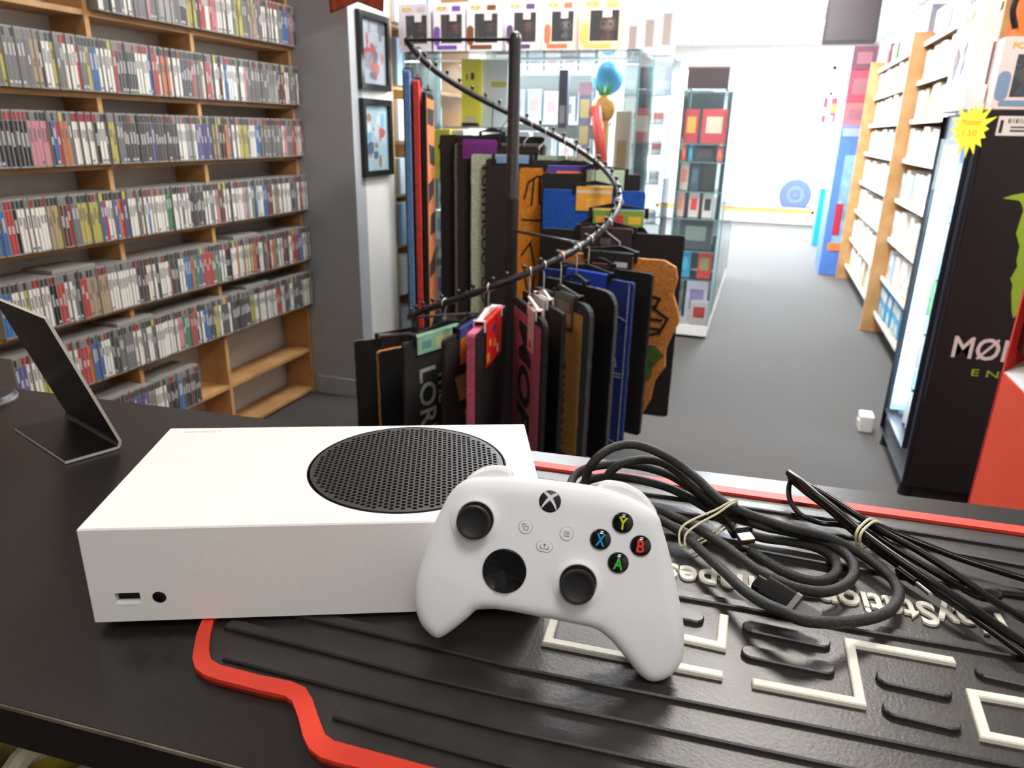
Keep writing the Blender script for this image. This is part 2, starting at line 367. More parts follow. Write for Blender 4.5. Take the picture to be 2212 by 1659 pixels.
# ---------------------------------------------------------------- white game console
TH = 0.4059; CL, CD, CH = 0.275, 0.151, 0.0645
m_wh = mt('console_white', (236, 233, 229), 0.42, noise=0.03, scale=300)
m_dk = mt('grille_black', (46, 42, 41), 0.42)
m_void = mt('void_black', (6, 6, 6), 0.9)
CZ = 1.1
con = thing('game_console', 'white slab game console lying flat with a round black vent on top', 'game console', (0, 0, CT), TH)
MC = Matrix.Translation((0, 0, CZ)) @ Matrix.Rotation(TH, 4, 'Z')
VC, VR = (0.1862, 0.0784), 0.0686
# shell: box with a round opening in the top and two openings in the front
sh = MB(MC)
NV = 96
circ = [(VC[0]+VR*math.cos(2*PI*i/NV), VC[1]+VR*math.sin(2*PI*i/NV)) for i in range(NV)]
rect = [(0, 0), (CL, 0), (CL, CD), (0, CD)]
def holed(outer, holes):
    vs = [Vector(p) for p in outer]; ed = [(i, (i+1) % len(outer)) for i in range(len(outer))]
    for h in holes:
        k = len(vs); vs += [Vector(p) for p in h]; ed += [(k+i, k+(i+1) % len(h)) for i in range(len(h))]
    r = delaunay_2d_cdt(vs, ed, [], 0, 1e-7); V = [tuple(v) for v in r[0]]; F = []
    def ins(p, q):
        c = False; m = len(q)
        for i in range(m):
            (x1, y1), (x2, y2) = q[i], q[i-1]
            if (y1 > p[1]) != (y2 > p[1]) and p[0] < (x2-x1)*(p[1]-y1)/(y2-y1)+x1: c = not c
        return c
    for t in r[2]:
        c = (sum(V[i][0] for i in t)/3, sum(V[i][1] for i in t)/3)
        if ins(c, outer) and not any(ins(c, h) for h in holes): F.append(tuple(t))
    return V, F
B1 = 0.0009
V, F = holed([(B1, B1), (CL-B1, B1), (CL-B1, CD-B1), (B1, CD-B1)], [circ]); sh.add([(x, y, CH) for x, y in V], F)
sh.add([(x, y, z) for z in (CH, CH-0.006) for x, y in circ], [(i, NV+i, NV+(i+1) % NV, (i+1) % NV) for i in range(NV)])
usb = [(0.0149, 0.0136), (0.0293, 0.0136), (0.0293, 0.0207), (0.0149, 0.0207)]
btn = [(0.0402+0.0042*math.cos(2*PI*i/20), 0.0168+0.0042*math.sin(2*PI*i/20)) for i in range(20)]
V, F = holed([(B1, 0.0005), (CL-B1, 0.0005), (CL-B1, CH-B1), (B1, CH-B1)], [usb, btn]); sh.add([(x, 0, z) for x, z in V], F)
for h in (usb, btn):
    n = len(h); sh.add([(x, y, z) for y in (0, 0.005) for x, z in h], [(i, (i+1) % n, n+(i+1) % n, n+i) for i in range(n)])
# bevel strips and the other faces
sh.add([(B1, B1, CH), (CL-B1, B1, CH), (CL-B1, 0, CH-B1), (B1, 0, CH-B1)], [(0, 3, 2, 1)])
sh.add([(B1, B1, CH), (B1, CD-B1, CH), (0, CD-B1, CH-B1), (0, B1, CH-B1)], [(0, 1, 2, 3)])
sh.add([(CL-B1, B1, CH), (CL-B1, CD-B1, CH), (CL, CD-B1, CH-B1), (CL, B1, CH-B1)], [(0, 3, 2, 1)])
sh.add([(B1, CD-B1, CH), (CL-B1, CD-B1, CH), (CL-B1, CD, CH-B1), (B1, CD, CH-B1)], [(0, 1, 2, 3)])
for x, s in ((0, 1), (CL, -1)):
    sh.add([(x, B1, CH-B1), (x, CD-B1, CH-B1), (x, CD-B1, 0.0005), (x, B1, 0.0005)], [(0, 1, 2, 3) if s > 0 else (3, 2, 1, 0)])
    for y, yy in ((B1, 0), (CD-B1, CD)):
        xx = x+B1*s
        sh.add([(x, y, CH-B1), (xx, yy, CH-B1), (xx, yy, 0.0005), (x, y, 0.0005), (xx, y, CH)], [(0, 3, 2, 1), (0, 1, 4)])
sh.add([(B1, CD, CH-B1), (CL-B1, CD, CH-B1), (CL-B1, CD, 0.0005), (B1, CD, 0.0005)], [(0, 1, 2, 3)])
sh.add([(B1, 0, 0.0005), (CL-B1, 0, 0.0005), (CL-B1, CD, 0.0005), (B1, CD, 0.0005)], [(0, 1, 2, 3)])
sh.build('shell', m_wh, con)
# vent grille with real holes
gr = MB(MC); PIT = 0.00415; HR = 0.00158; RG = VR-0.0008; ZG = CH+0.0002
holes = []
ny = int(RG/(PIT*0.866))+1
for j in range(-ny, ny+1):
    for i in range(-30, 31):
        # rows run along the depth, alternate columns shifted
        x = j*PIT*0.866; y = (i+(0.5 if j % 2 else 0))*PIT
        if math.hypot(x, y) < RG-0.0048: holes.append((x, y))
def honey(hs):
    """hex cell around each hole; edge of the field closed by a plain ring"""
    v = []; f = []; R6 = PIT/math.sqrt(3); NH = 12
    for (x, y) in hs:
        k = len(v)
        for i in range(NH): a = 2*PI*i/NH; v.append((x+HR*math.cos(a), y+HR*math.sin(a)))
        for i in range(NH):
            a = 2*PI*i/NH; r = R6 if i % 2 == 0 else R6*math.cos(PI/6)
            v.append((x+r*math.cos(a), y+r*math.sin(a)))
        for i in range(NH): f.append((k+i, k+NH+i, k+NH+(i+1) % NH, k+(i+1) % NH))
    return v, f
v, f = honey(holes)
gr.add([(VC[0]+x, VC[1]+y, ZG) for x, y in v], f)
NHH = 12
for n_h in range(len(holes)):
    k = n_h*2*NHH
    rim = [v[k+i] for i in range(NHH)]
    gr.add([(VC[0]+x, VC[1]+y, z) for z in (ZG, ZG-0.0014) for x, y in rim], [(i, NHH+i, NHH+(i+1) % NHH, (i+1) % NHH) for i in range(NHH)])
# plain margin: ring between the hex field and the rim
hs = set((round(x, 6), round(y, 6)) for x, y in holes); fill = []
for j in range(-ny-2, ny+3):
    for i in range(-34, 35):
        x = j*PIT*0.866; y = (i+(0.5 if j % 2 else 0))*PIT
        if (round(x, 6), round(y, 6)) not in hs and math.hypot(x, y) < RG+0.004: fill.append((x, y))
R6 = PIT/math.sqrt(3)
for x, y in fill:
    hexa = [(x+R6*math.cos(PI*i/3), y+R6*math.sin(PI*i/3)) for i in range(6)]
    hexa = [(a*min(1, RG/max(1e-9, math.hypot(a, b))), b*min(1, RG/max(1e-9, math.hypot(a, b)))) for a, b in hexa]
    gr.add([(VC[0]+a, VC[1]+b, ZG) for a, b in hexa], [(0, 1, 2, 3, 4, 5)])
gr.lathe([(RG-0.0001, -0.0045), (RG-0.0001, 0), (RG-0.0012, 0.0), (RG-0.0012, -0.0045)], 96, 0, Matrix.Translation((VC[0], VC[1], ZG)))
grl = gr.build('vent_grille', m_dk, con, label='round black perforated vent grille')
MB(MC).lathe([(VR-0.001, CH-0.012), (VR-0.001, CH-0.0055), (0.02, CH-0.0055), (0.012, CH-0.0052)], 48, 0, Matrix.Translation((VC[0], VC[1], 0))).build('fan', m_void, con)
u = MB(MC); u.box(0.0149, 0.0045, 0.0136, 0.0293, 0.006, 0.0207, 0); u.box(0.0165, 0.0012, 0.0180, 0.0278, 0.0046, 0.0198, 1)
u.box(0.0149, -0.0002, 0.0120, 0.0293, 0.0, 0.0134, 2)
u.build('usb_port', [m_void, mt('usb_tongue', (28, 27, 28), 0.5), m_wh], con, label='black rectangular port in the front face')
MB(MC @ frame((0.0402, 0.0, 0.0168), Vector((1, 0, 0)), Vector((0, 0, 1)), Vector((0, -1, 0)))).lathe([(0.0039, -0.0045), (0.0039, -0.0004), (0.0032, 0.0002), (0.001, 0.0003)], 24).build('pairing_button', mt('button_dark', (14, 14, 16), 0.3), con, True)
for x, y in ((0.03, 0.03), (0.03, 0.121), (0.245, 0.121)):
    MB(MC).lathe([(0.010, CT-CZ if x < 0.1 else CT+0.0055-CZ), (0.010, 0.0006)], 20, 0, Matrix.Translation((x, y, 0))).build('foot', BLACK, con)
text('XBOX SERIES S', 0.0042, 0.0002, MC @ Matrix.Translation((0.0265, CD-0.0085, CH+0.0001)), mt('print_pale', (219, 215, 211), 0.5), 'printed_mark', con)

# ---------------------------------------------------------------- controller, leaning on the console
O_ = Vector((0.2649,0.0613,1.1609)); EX = Vector((0.9558,0.2725,-0.1108)); EY = Vector((0.0094,0.3481,0.9374)); EN = EX.cross(EY).normalized()
EX.normalize(); EY = EN.cross(EX)
EX = (EX*math.cos(0.10)+EN*math.sin(0.10)).normalized(); EN = EX.cross(EY)
MM = frame(O_, EX, EY, EN) @ Matrix.Scale(0.001*0.9612, 4)          # local millimetres
ctl = thing('game_controller', 'white wireless game controller with black sticks and coloured letter buttons leaning on the console', 'controller', (O_.x, O_.y, CT))
m_cw = mt('controller_white', (232, 234, 236), 0.5, bump=0.03, bscale=1500)
m_cb = mt('stick_black', (24, 24, 25), 0.55, bump=0.03, bscale=1200)
m_gl = mt('button_black', (10, 10, 11), 0.12, coat=0.6)
ol = [(-54.29,42.13),(-47.85,44.74),(-40.41,46.38),(-32.9,47.52),(-23.66,48.48),(-11.0,49.32),(-2.5,49.49),(10.23,49.83),(23.01,49.84),(31.64,49.09),(40.41,47.34),(47.56,44.94),(52.99,42.72),(56.74,40.26),(59.72,37.27),(62.21,31.66),(65.89,23.66),(69.81,13.98),(73.84,3.47),(77.46,-7.1),(80.3,-15.22),(82.44,-22.59),(83.8,-29.21),(84.74,-35.9),(84.89,-41.84),(83.51,-47.15),(80.76,-51.8),(76.99,-55.31),(72.99,-57.15),(69.67,-57.78),(66.63,-57.36),(63.44,-55.93),(58.65,-52.18),(53.68,-47.08),(46.77,-40.38),(41.89,-35.96),(38.14,-33.5),(34.44,-31.46),(31.34,-30.62),(25.73,-30.13),(17.18,-29.89),(8.61,-29.56),(0.08,-29.48),(-8.48,-29.23),(-17.02,-29.07),(-25.52,-29.24),(-30.58,-29.61),(-34.69,-30.7),(-37.82,-32.67),(-40.69,-36.48),(-44.34,-40.83),(-48.77,-45.71),(-52.47,-49.64),(-55.52,-52.2),(-57.91,-53.39),(-60.51,-53.07),(-63.22,-52.01),(-67.03,-49.13),(-70.07,-45.73),(-72.61,-40.97),(-74.23,-36.09),(-74.97,-30.22),(-75.33,-23.46),(-74.71,-15.7),(-73.68,-7.89),(-72.35,0.82),(-70.78,7.86),(-68.8,14.95),(-66.69,21.21),(-64.29,28.37),(-61.65,33.85),(-58.46,38.39)]
ol = [tuple(p) for p in cr([(x, y, 0) for x, y in ol], 5, True)]; ol = [(p[0], p[1]) for p in ol]
if area2(ol) < 0: ol = ol[::-1]
# resample the outline evenly
def resample(P, step):
    P = [Vector(p) for p in P]; o = []; acc = 0.0; N = len(P)
    tot = sum((P[(i+1) % N]-P[i]).length for i in range(N)); n = int(tot/step); step = tot/n; nxt = 0.0
    for i in range(N):
        a, b = P[i], P[(i+1) % N]; L = (b-a).length
        while nxt < acc+L-1e-9 and len(o) < n:
            o.append(tuple(a+(b-a)*((nxt-acc)/L))); nxt += step
        acc += L
    return o
ol = resample(ol, 1.5)
NO = len(ol)
def dist_out(p):
    best = 1e9; px, py = p
    for i in range(NO):
        ax, ay = ol[i-1]; bx, by = ol[i]; dx, dy = bx-ax, by-ay
        t = ((px-ax)*dx+(py-ay)*dy)/(dx*dx+dy*dy); t = min(1, max(0, t))
        d = (px-ax-t*dx)**2+(py-ay-t*dy)**2
        if d < best: best = d
    return math.sqrt(best)
def inpoly(p, q):
    c = False; m = len(q)
    for i in range(m):
        (x1, y1), (x2, y2) = q[i], q[i-1]
        if (y1 > p[1]) != (y2 > p[1]) and p[0] < (x2-x1)*(p[1]-y1)/(y2-y1)+x1: c = not c
    return c
pts = list(ol)
for dd in (0.35, 0.9, 1.8, 3.0, 4.6, 6.6):
    q = inset(ol, dd)
    pts += [p for p in q[::(1 if dd < 3 else 2)] if inpoly(p, ol) and abs(dist_out(p)-dd) < dd*0.25]
x0, x1 = min(p[0] for p in ol), max(p[0] for p in ol); y0, y1 = min(p[1] for p in ol), max(p[1] for p in ol)
yy = y0; odd = 0
while yy < y1:
    xx = x0+(1.6 if odd else 0)
    while xx < x1:
        if inpoly((xx, yy), ol) and dist_out((xx, yy)) > 7.8: pts.append((xx, yy))
        xx += 3.2
    yy += 2.8; odd ^= 1
r = delaunay_2d_cdt([Vector(p) for p in pts], [(i, (i+1) % NO) for i in range(NO)], [], 1, 1e-5)
CV = [tuple(v) for v in r[0]]; CF = [tuple(t) for t in r[2]]
CV_d = [dist_out(p) for p in CV]
def sstep(a, b, x):
    t = min(1, max(0, (x-a)/(b-a))); return t*t*(3-2*t)
def front_h(x, y):
    u = x+3; h = 0.0
    h -= 5.0*(max(0, -12-y)/42)**1.7                       # grips sweep back
    h -= 4.0*(max(0, abs(u)-42)/32)**2
    h -= 3.0*(max(0, y-36)/14)**2
    for (cx, cy) in ((-44, 21.9), (18.6, -3.7)):            # raised collars round the sticks
        d = math.hypot(x-cx, y-cy); h += 1.0*(1-sstep(11.5, 17, d))
    return h
def edge_drop(d, rr=8.0, k=7.0):
    return k*(1-math.sqrt(max(0, 1-(1-min(d, rr)/rr)**2)))
fz = [front_h(*p)-edge_drop(d) for p, d in zip(CV, CV_d)]
eb = []
for p, d in zip(CV, CV_d):
    base = front_h(*p)-7.0
    grip = sstep(10, -30, p[1]) if abs(p[0]+3) > 20 else 0.4
    depth = 13+15*sstep(8, -25, p[1])*sstep(22, 45, abs(p[0]+3))+6*sstep(20, 45, abs(p[0]+3))
    eb.append(base-depth*math.sqrt(max(0, 1-(1-min(d, 16)/16)**2)))
nb = len(CV); vs = [(p[0], p[1], z) for p, z in zip(CV, fz)]
fs = [t if area2([CV[i] for i in t]) > 0 else t[::-1] for t in CF]
bmap = {}
for i, d in enumerate(CV_d):
    if d < 1e-3: bmap[i] = i
    else: bmap[i] = len(vs); vs.append((CV[i][0], CV[i][1], eb[i]))
fs2 = [tuple(bmap[i] for i in t[::-1]) for t in fs]
MB(MM).add(vs, fs+fs2).build('body', m_cw, ctl, smooth='all')
# bumpers along the top, set behind the face
for P in ([(-54.61,37.03),(-54.39,41.61),(-53.03,44.11),(-50.02,47.11),(-45.29,50.0),(-40.36,51.55),(-35.31,52.17),(-31.84,51.89),(-29.55,50.84),(-27.65,47.68),(-26.63,39.25),(-40.08,37.36)], [(23.01,42.8),(22.49,49.58),(25.57,52.07),(28.86,53.05),(33.12,53.22),(38.3,52.92),(43.68,51.27),(48.24,49.34),(52.01,46.87),(55.49,43.51),(58.18,39.6),(57.38,33.06),(46.47,37.52),(33.15,40.8)]):
    P = [(p[0], p[1]) for p in cr([(x, y, 0) for x, y in P], 4, False)]
    MB(MM).prism(P, -23, -9.5, cham=1.6).build('bumper', mt('bumper_white', (236, 236, 236), 0.3), ctl, True, label='glossy white bumper')
def lth(prof, c, mat, name, n=40, label=None, z=0.0, par=None):
    return MB(MM).lathe(prof, n, 0, Matrix.Translation((c[0], c[1], z))).build(name, mat, par or ctl, True, label=label)
for c in ((-44.0, 21.5), (18.6, -4.6)):
    st = lth([(5.5, -1), (5.5, 6.2), (9.6, 6.6), (9.75, 8.6), (9.2, 9.5), (8.2, 9.6), (7.2, 9.1), (5.8, 8.6), (2, 8.3), (0.1, 8.2)], c, m_cb, 'thumbstick', 48, 'black thumbstick with a dished top', z=0.6)
    lth([(14.6, 0.2), (12.6, 0.75), (11.5, 1.55), (10.9, 1.5), (10.4, 0.9), (10.3, 0.0)], c, m_cw, 'stick_collar', 48, z=0.45)
    lth([(10.35, 0.2), (10.3, 0.95), (0.1, 0.95)], c, m_void, 'stick_well', 32, z=0.35)
dp = (-23.5, -4.7)
d = lth([(12.7, -0.6), (12.6, 0.9), (11.9, 1.5), (10, 0.9), (6, 0.2), (0.1, 0.0)], dp, mt('pad_black', (14, 14, 15), 0.32), 'direction_pad', 48, 'faceted glossy black direction pad')
arm = 4.1
cross = [(-arm, -11.6), (arm, -11.6), (arm, -arm), (11.6, -arm), (11.6, arm), (arm, arm), (arm, 11.6), (-arm, 11.6), (-arm, arm), (-11.6, arm), (-11.6, -arm), (-arm, -arm)]
g = MB(MM); T_ = Matrix.Translation((dp[0], dp[1], 0.4))
cv = [(x, y, 0.6+1.2*(max(abs(x), abs(y))/11.6)) for x, y in cross]; lo = [(x, y, -0.4) for x, y in cross]
cv.append((0, 0, 0.15)); lo_n = 13
fsx = [(13+i, 13+(i+1) % 12, (i+1) % 12, i) for i in range(12)]
ctr = [(i, (i+1) % 12, 12) for i in range(12)]
g.add(cv+lo, fsx+ctr, 0, T_); o = g.build('cross', mt('pad_black', (14, 14, 15), 0.32), d)
for ch, c, rgb in (('Y', (38.8, 33.0), (205, 205, 40)), ('X', (27.8, 21.8), (40, 150, 215)), ('B', (50.4, 21.7), (225, 70, 55)), ('A', (39.4, 10.4), (70, 185, 60))):
    hz = front_h(*c)
    bt = lth([(5.95, -0.8), (5.95, 0.6), (5.6, 1.3), (4.4, 1.9), (2.5, 2.25), (0.1, 2.35)], c, m_gl, 'face_button', 40, 'glossy black button lettered '+ch, z=hz)
    text(ch, 8, 0.12, MM @ Matrix.Translation((c[0], c[1], hz+2.36)), mt('letter_'+ch, rgb, 0.25), 'letter', bt, fit=(5.2 if ch != 'B' else 4.3, 7.0), bold=0.18)
gb = (-3.3, 38.5)
hz = front_h(*gb)
gd = lth([(6.3, -0.5), (6.25, 0.35), (5.9, 0.6), (0.1, 0.62)], gb, mt('guide_dark', (38, 35, 38), 0.35), 'guide_button', 48, 'dark round button with a white curved cross', z=hz)
g = MB(MM)
for s in (1, -1):
    cp = cr([(-0.60, 0.80, 0), (-0.30, 0.62, 0), (0, 0.36, 0), (0.28, 0.02, 0), (0.52, -0.34, 0), (0.70, -0.70, 0)], 5)
    hw = [0.10, 0.14, 0.16, 0.13, 0.085, 0.03]; L = []; Rt = []
    for i, p in enumerate(cp):
        t = (cp[min(i+1, len(cp)-1)]-cp[max(i-1, 0)]).normalized(); n = Vector((-t.y, t.x, 0)); q = i/(len(cp)-1)*5; k = int(min(q, 4)); w = hw[k]+(hw[k+1]-hw[k])*(q-k)
        L.append(p+n*w); Rt.append(p-n*w)
    V = [(s*p.x*6.2, p.y*6.2, 0) for p in L+Rt]; n = len(L)
    g.add(V, [((i, i+1, n+i+1, n+i) if s < 0 else (i+1, i, n+i, n+i+1)) for i in range(n-1)], 0, Matrix.Translation((gb[0], gb[1], hz+0.66+0.01*s)))
g.build('emblem', mt('emblem_white', (235, 235, 238), 0.4, emit=0.0), gd)
m_ic = mt('icon_grey', (58, 55, 57), 0.5); m_seam = mt('seam_grey', (96, 94, 96), 0.6)
def ring_seam(g, poly): 
    P = inset(poly, -0.28); n = len(poly); g.add([(x, y, 0) for x, y in P]+[(x, y, 0) for x, y in poly], [(i, (i+1) % n, n+(i+1) % n, n+i) for i in range(n)], 1)
def small_button(c, poly, strokes, name, lab):
    hz = front_h(*c); g = MB(MM @ Matrix.Translation((c[0], c[1], hz)))
    g.prism(poly, -0.5, 0.75, 0, cham=0.25)
    P = inset(poly, -0.22); n = len(poly)
    if area2(poly) < 0: poly = poly[::-1]; P = inset(poly, -0.22)
    g.add([(x, y, 0.04) for x, y in P]+[(x, y, 0.04) for x, y in poly], [(i, (i+1) % n, n+(i+1) % n, n+i) for i in range(n)], 1)
    b = g.build(name, [m_cw, m_seam], ctl, label=lab)
    h = MB(MM @ Matrix.Translation((c[0], c[1], hz)))
    for s in strokes: h.prism(stroke(s, 0.38), 0.7, 0.79)
    h.build('icon', m_ic, b)
C3 = [(3.75*math.cos(2*PI*i/32), 3.75*math.sin(2*PI*i/32)) for i in range(32)]
small_button((-15.0, 22.0), C3, [[(-1.9, -0.2), (-1.9, 1.7), (0.5, 1.7)], [(-0.8, 0.5), (1.5, 0.5), (1.5, -1.6), (-0.8, -1.6), (-0.8, 0.66)]], 'view_button', 'small white round button with two squares icon')
small_button((8.6, 21.8), C3, [[(-1.75, 1.2), (1.75, 1.2)], [(-1.75, 0), (1.75, 0)], [(-1.75, -1.2), (1.75, -1.2)]], 'menu_button', 'small white round button with three lines icon')
small_button((-2.9, 12.7), stadium((-1.7, 0), (1.7, 0), 2.9), [[(-2.3, 0.6), (-2.3, -1.2), (2.3, -1.2), (2.3, 0.6)], [(0, -0.5), (0, 1.5)], [(-0.7, 0.9), (0, 1.6), (0.7, 0.9)]], 'share_button', 'small white oval button with an arrow icon')
MB(MM).box(-22, -14, -38, 16, 20, -19).build('battery_cover', mt('battery_black', (22, 22, 22), 0.5), ctl, bevel=0.004)

# ---------------------------------------------------------------- braided video cable coil
m_br = mt('braid_black', (50, 47, 42), 0.45, noise=0.72, scale=1500, bump=0.6, bscale=1500, rgb2=(15, 14, 14))
m_conn = mt('connector_black', (18, 18, 20), 0.25); m_steel = mt('steel', (200, 200, 198), 0.25, metal=1.0); m_gold = mt('gold_pins', (190, 150, 70), 0.3, metal=1.0)
S1 = [(0.2427,0.2588,1.108),(0.245,0.2563,1.126),(0.249,0.2531,1.136),(0.2542,0.2549,1.143),(0.2607,0.2623,1.147),(0.2697,0.2698,1.149),(0.2792,0.2735,1.149),(0.2895,0.2754,1.147),(0.2999,0.275,1.144),(0.3103,0.2741,1.14),(0.3208,0.272,1.135),(0.3315,0.2655,1.131),(0.3401,0.2595,1.127),(0.3522,0.2505,1.123),(0.3673,0.2433,1.121),(0.3817,0.2408,1.119),(0.3986,0.2369,1.118),(0.4132,0.2384,1.116),(0.4285,0.2406,1.113),(0.4464,0.2387,1.108),(0.4583,0.2274,1.1065),(0.4665,0.2135,1.106),(0.4688,0.1982,1.106),(0.4662,0.1856,1.106),(0.4597,0.1723,1.1065),(0.4499,0.1598,1.108),(0.4368,0.1466,1.111),(0.4208,0.1337,1.115),(0.4053,0.1262,1.118),(0.3948,0.1307,1.118),(0.3831,0.1389,1.116),(0.371,0.1537,1.113),(0.3578,0.174,1.111),(0.343,0.1943,1.11),(0.327,0.2165,1.109),(0.31,0.2339,1.107),(0.2939,0.2442,1.106),(0.2749,0.2481,1.106),(0.2547,0.2545,1.106)]
S2 = [(0.261,0.2611,1.106),(0.2809,0.2561,1.106),(0.308,0.2457,1.108),(0.3303,0.2272,1.112),(0.3508,0.2071,1.114),(0.3654,0.1922,1.114),(0.3788,0.1797,1.113),(0.3898,0.1741,1.112),(0.4029,0.1722,1.11),(0.4163,0.1753,1.108),(0.4276,0.1826,1.107),(0.4381,0.1973,1.106),(0.4433,0.2125,1.106),(0.4423,0.2256,1.107),(0.4346,0.2369,1.108),(0.42,0.2427,1.11),(0.4018,0.242,1.112),(0.383,0.2398,1.114),(0.3628,0.247,1.115),(0.3466,0.2566,1.118),(0.3292,0.2686,1.123),(0.3169,0.2769,1.128),(0.3047,0.2838,1.131),(0.2941,0.286,1.132),(0.2841,0.284,1.132),(0.2747,0.2789,1.131),(0.2668,0.275,1.128),(0.2612,0.274,1.122),(0.2576,0.2751,1.114),(0.2572,0.2754,1.106)]
S3 = [(0.2303,0.2558,1.105),(0.2286,0.2715,1.107),(0.2302,0.2806,1.11),(0.2367,0.2868,1.114),(0.248,0.2913,1.117),(0.263,0.2965,1.119),(0.2788,0.2965,1.12),(0.2936,0.2945,1.12),(0.3087,0.2916,1.118),(0.3251,0.2818,1.115),(0.341,0.2695,1.112),(0.3545,0.2539,1.1105),(0.3602,0.2435,1.11)]
S4 = [(0.2391,0.2583,1.105),(0.2387,0.2765,1.106),(0.2474,0.2879,1.107),(0.2603,0.2935,1.108),(0.2743,0.293,1.109),(0.2902,0.2917,1.109),(0.3089,0.2883,1.108),(0.3262,0.2788,1.107),(0.3418,0.2689,1.105),(0.3606,0.251,1.104),(0.381,0.2407,1.104),(0.4029,0.242,1.104),(0.4207,0.2399,1.104),(0.431,0.2301,1.104),(0.433,0.216,1.104),(0.4291,0.204,1.104),(0.4203,0.195,1.104),(0.4086,0.1941,1.104),(0.3938,0.2015,1.104),(0.3749,0.2182,1.104)]
cable = thing('video_cable', 'thick black braided cable coiled and tied with a pale rubber band beside the controller', 'cable', S1[20][:2]+(CT,))
for P in (S1, S2, S3, S4): MB().tube(cr(P, 7), 0.0036, 12).build('cord', m_br, cable, smooth='all')
def plug(a, b, c, w, h, up, band_):
    """strain relief a, body a..b, metal shell b..c"""
    a, b, c = Vector(a), Vector(b), Vector(c); x = (b-a).normalized(); y = Vector(up).cross(x).normalized(); z = x.cross(y); L = (b-a).length
    F = frame(a, y, z, x); g = MB(F)
    g.prism(rrect(-w*0.34, -h*0.45, w*0.34, h*0.45, h*0.3), 0, L*0.25); g.prism(rrect(-w/2, -h/2, w/2, h/2, h*0.25), L*0.2, L, cham=0.0008)
    p = g.build('connector', m_conn, cable, True, label='black cable connector with a metal plug')
    if band_:
        MB(F).prism(rrect(-w*0.52, -h*0.53, w*0.52, h*0.53, h*0.25), L*0.86, L*0.98).build('band', m_steel, p)
    L2 = (c-b).length; g = MB(frame(b, y, z, x)); g.prism(rrect(-w*0.34, -h*0.23, w*0.34, h*0.23, 0.0006), 0, L2)
    g.build('metal_shell', m_steel, p)
    g = MB(frame(c, y, z, x)); g.box(-w*0.26, -h*0.14, 0, w*0.26, h*0.14, 0.0003); g.build('contact', m_gold, p)
P = [(0.3588,0.2508,1.113),(0.3686,0.2301,1.1105),(0.3732,0.2213,1.1095)]
plug(P[0], P[1], P[2], 0.016, 0.0095, (0.2, -0.6, 0.8), False)
P = [(0.3783,0.1613,1.115),(0.4037,0.1483,1.111),(0.416,0.1429,1.1095)]
plug(P[0], P[1], P[2], 0.016, 0.0095, (0.1, -0.4, 0.9), True)
m_band = mt('rubber_band', (214, 204, 172), 0.55)
def loop(P, r, cabl, lab):
    return MB().tube(cr(P, 6, True), r, 6, closed=True).build('rubber_band', m_band, cabl, smooth='all', label=lab)
loop([(0.3612,0.2425,1.13),(0.3474,0.2331,1.124),(0.3337,0.2234,1.119),(0.3261,0.2158,1.115),(0.3249,0.2109,1.109),(0.3294,0.2088,1.103),(0.3462,0.2351,1.103),(0.3599,0.2545,1.108)], 0.0009, cable, 'pale rubber band')
loop([(0.3614,0.2414,1.129),(0.3488,0.2286,1.1235),(0.3375,0.2186,1.1185),(0.3304,0.2109,1.114),(0.3293,0.2071,1.109),(0.3331,0.2082,1.103),(0.3497,0.2336,1.103),(0.3617,0.2522,1.108)], 0.0009, cable, 'pale rubber band')

# ---------------------------------------------------------------- thin power lead bundle
m_pc = mt('cord_black', (20, 19, 19), 0.25)
lead = thing('power_lead', 'folded bundle of thin black power leads tied with a cream rubber band', 'cable', (0.482,0.2553,1.094))
B = [[(0.4017,0.3285,1.12),(0.4103,0.3111,1.122),(0.4211,0.2935,1.121),(0.4357,0.2756,1.118),(0.4475,0.2614,1.115),(0.4626,0.2391,1.114),(0.4834,0.2128,1.113),(0.5028,0.1928,1.111),(0.5209,0.1754,1.108),(0.5362,0.1594,1.106),(0.5514,0.142,1.105)],
     [(0.4029,0.3279,1.117),(0.4127,0.3157,1.119),(0.4318,0.2986,1.118),(0.4508,0.2776,1.116),(0.4675,0.2641,1.113),(0.4856,0.2492,1.112),(0.5062,0.2277,1.11),(0.5261,0.2057,1.107),(0.5451,0.1898,1.105),(0.5643,0.1808,1.104)],
     [(0.4044,0.3294,1.114),(0.4152,0.3125,1.113),(0.4317,0.2914,1.111),(0.4464,0.2669,1.109),(0.4604,0.2483,1.107),(0.4763,0.2305,1.105),(0.4973,0.2047,1.104),(0.5135,0.1825,1.104),(0.5329,0.1544,1.104)],
     [(0.4349,0.2976,1.115),(0.4537,0.2821,1.113),(0.4754,0.2724,1.11),(0.4966,0.2664,1.107),(0.5166,0.2597,1.105),(0.5358,0.2542,1.104),(0.5589,0.2468,1.104),(0.5842,0.2421,1.104)],
     [(0.4055,0.3332,1.115),(0.403,0.3227,1.11),(0.4039,0.3086,1.106),(0.4081,0.2959,1.104),(0.4147,0.2849,1.104),(0.4269,0.2796,1.104),(0.4404,0.2817,1.104),(0.4511,0.2751,1.105)],
     [(0.4537,0.2765,1.11),(0.4705,0.257,1.108),(0.4863,0.2407,1.107),(0.4999,0.2276,1.106),(0.5121,0.2184,1.105),(0.5226,0.2162,1.104),(0.5298,0.2183,1.104),(0.5378,0.2234,1.104),(0.5711,0.2256,1.104)]]
for P, r_ in zip(B, (0.0030, 0.0027, 0.0026, 0.0026, 0.0021, 0.0026)): MB().tube(cr(P, 6), r_, 10).build('cord', m_pc, lead, smooth='all')
P = [(0.5109,0.2191,1.105),(0.5225,0.2159,1.1045),(0.5326,0.2209,1.104)]
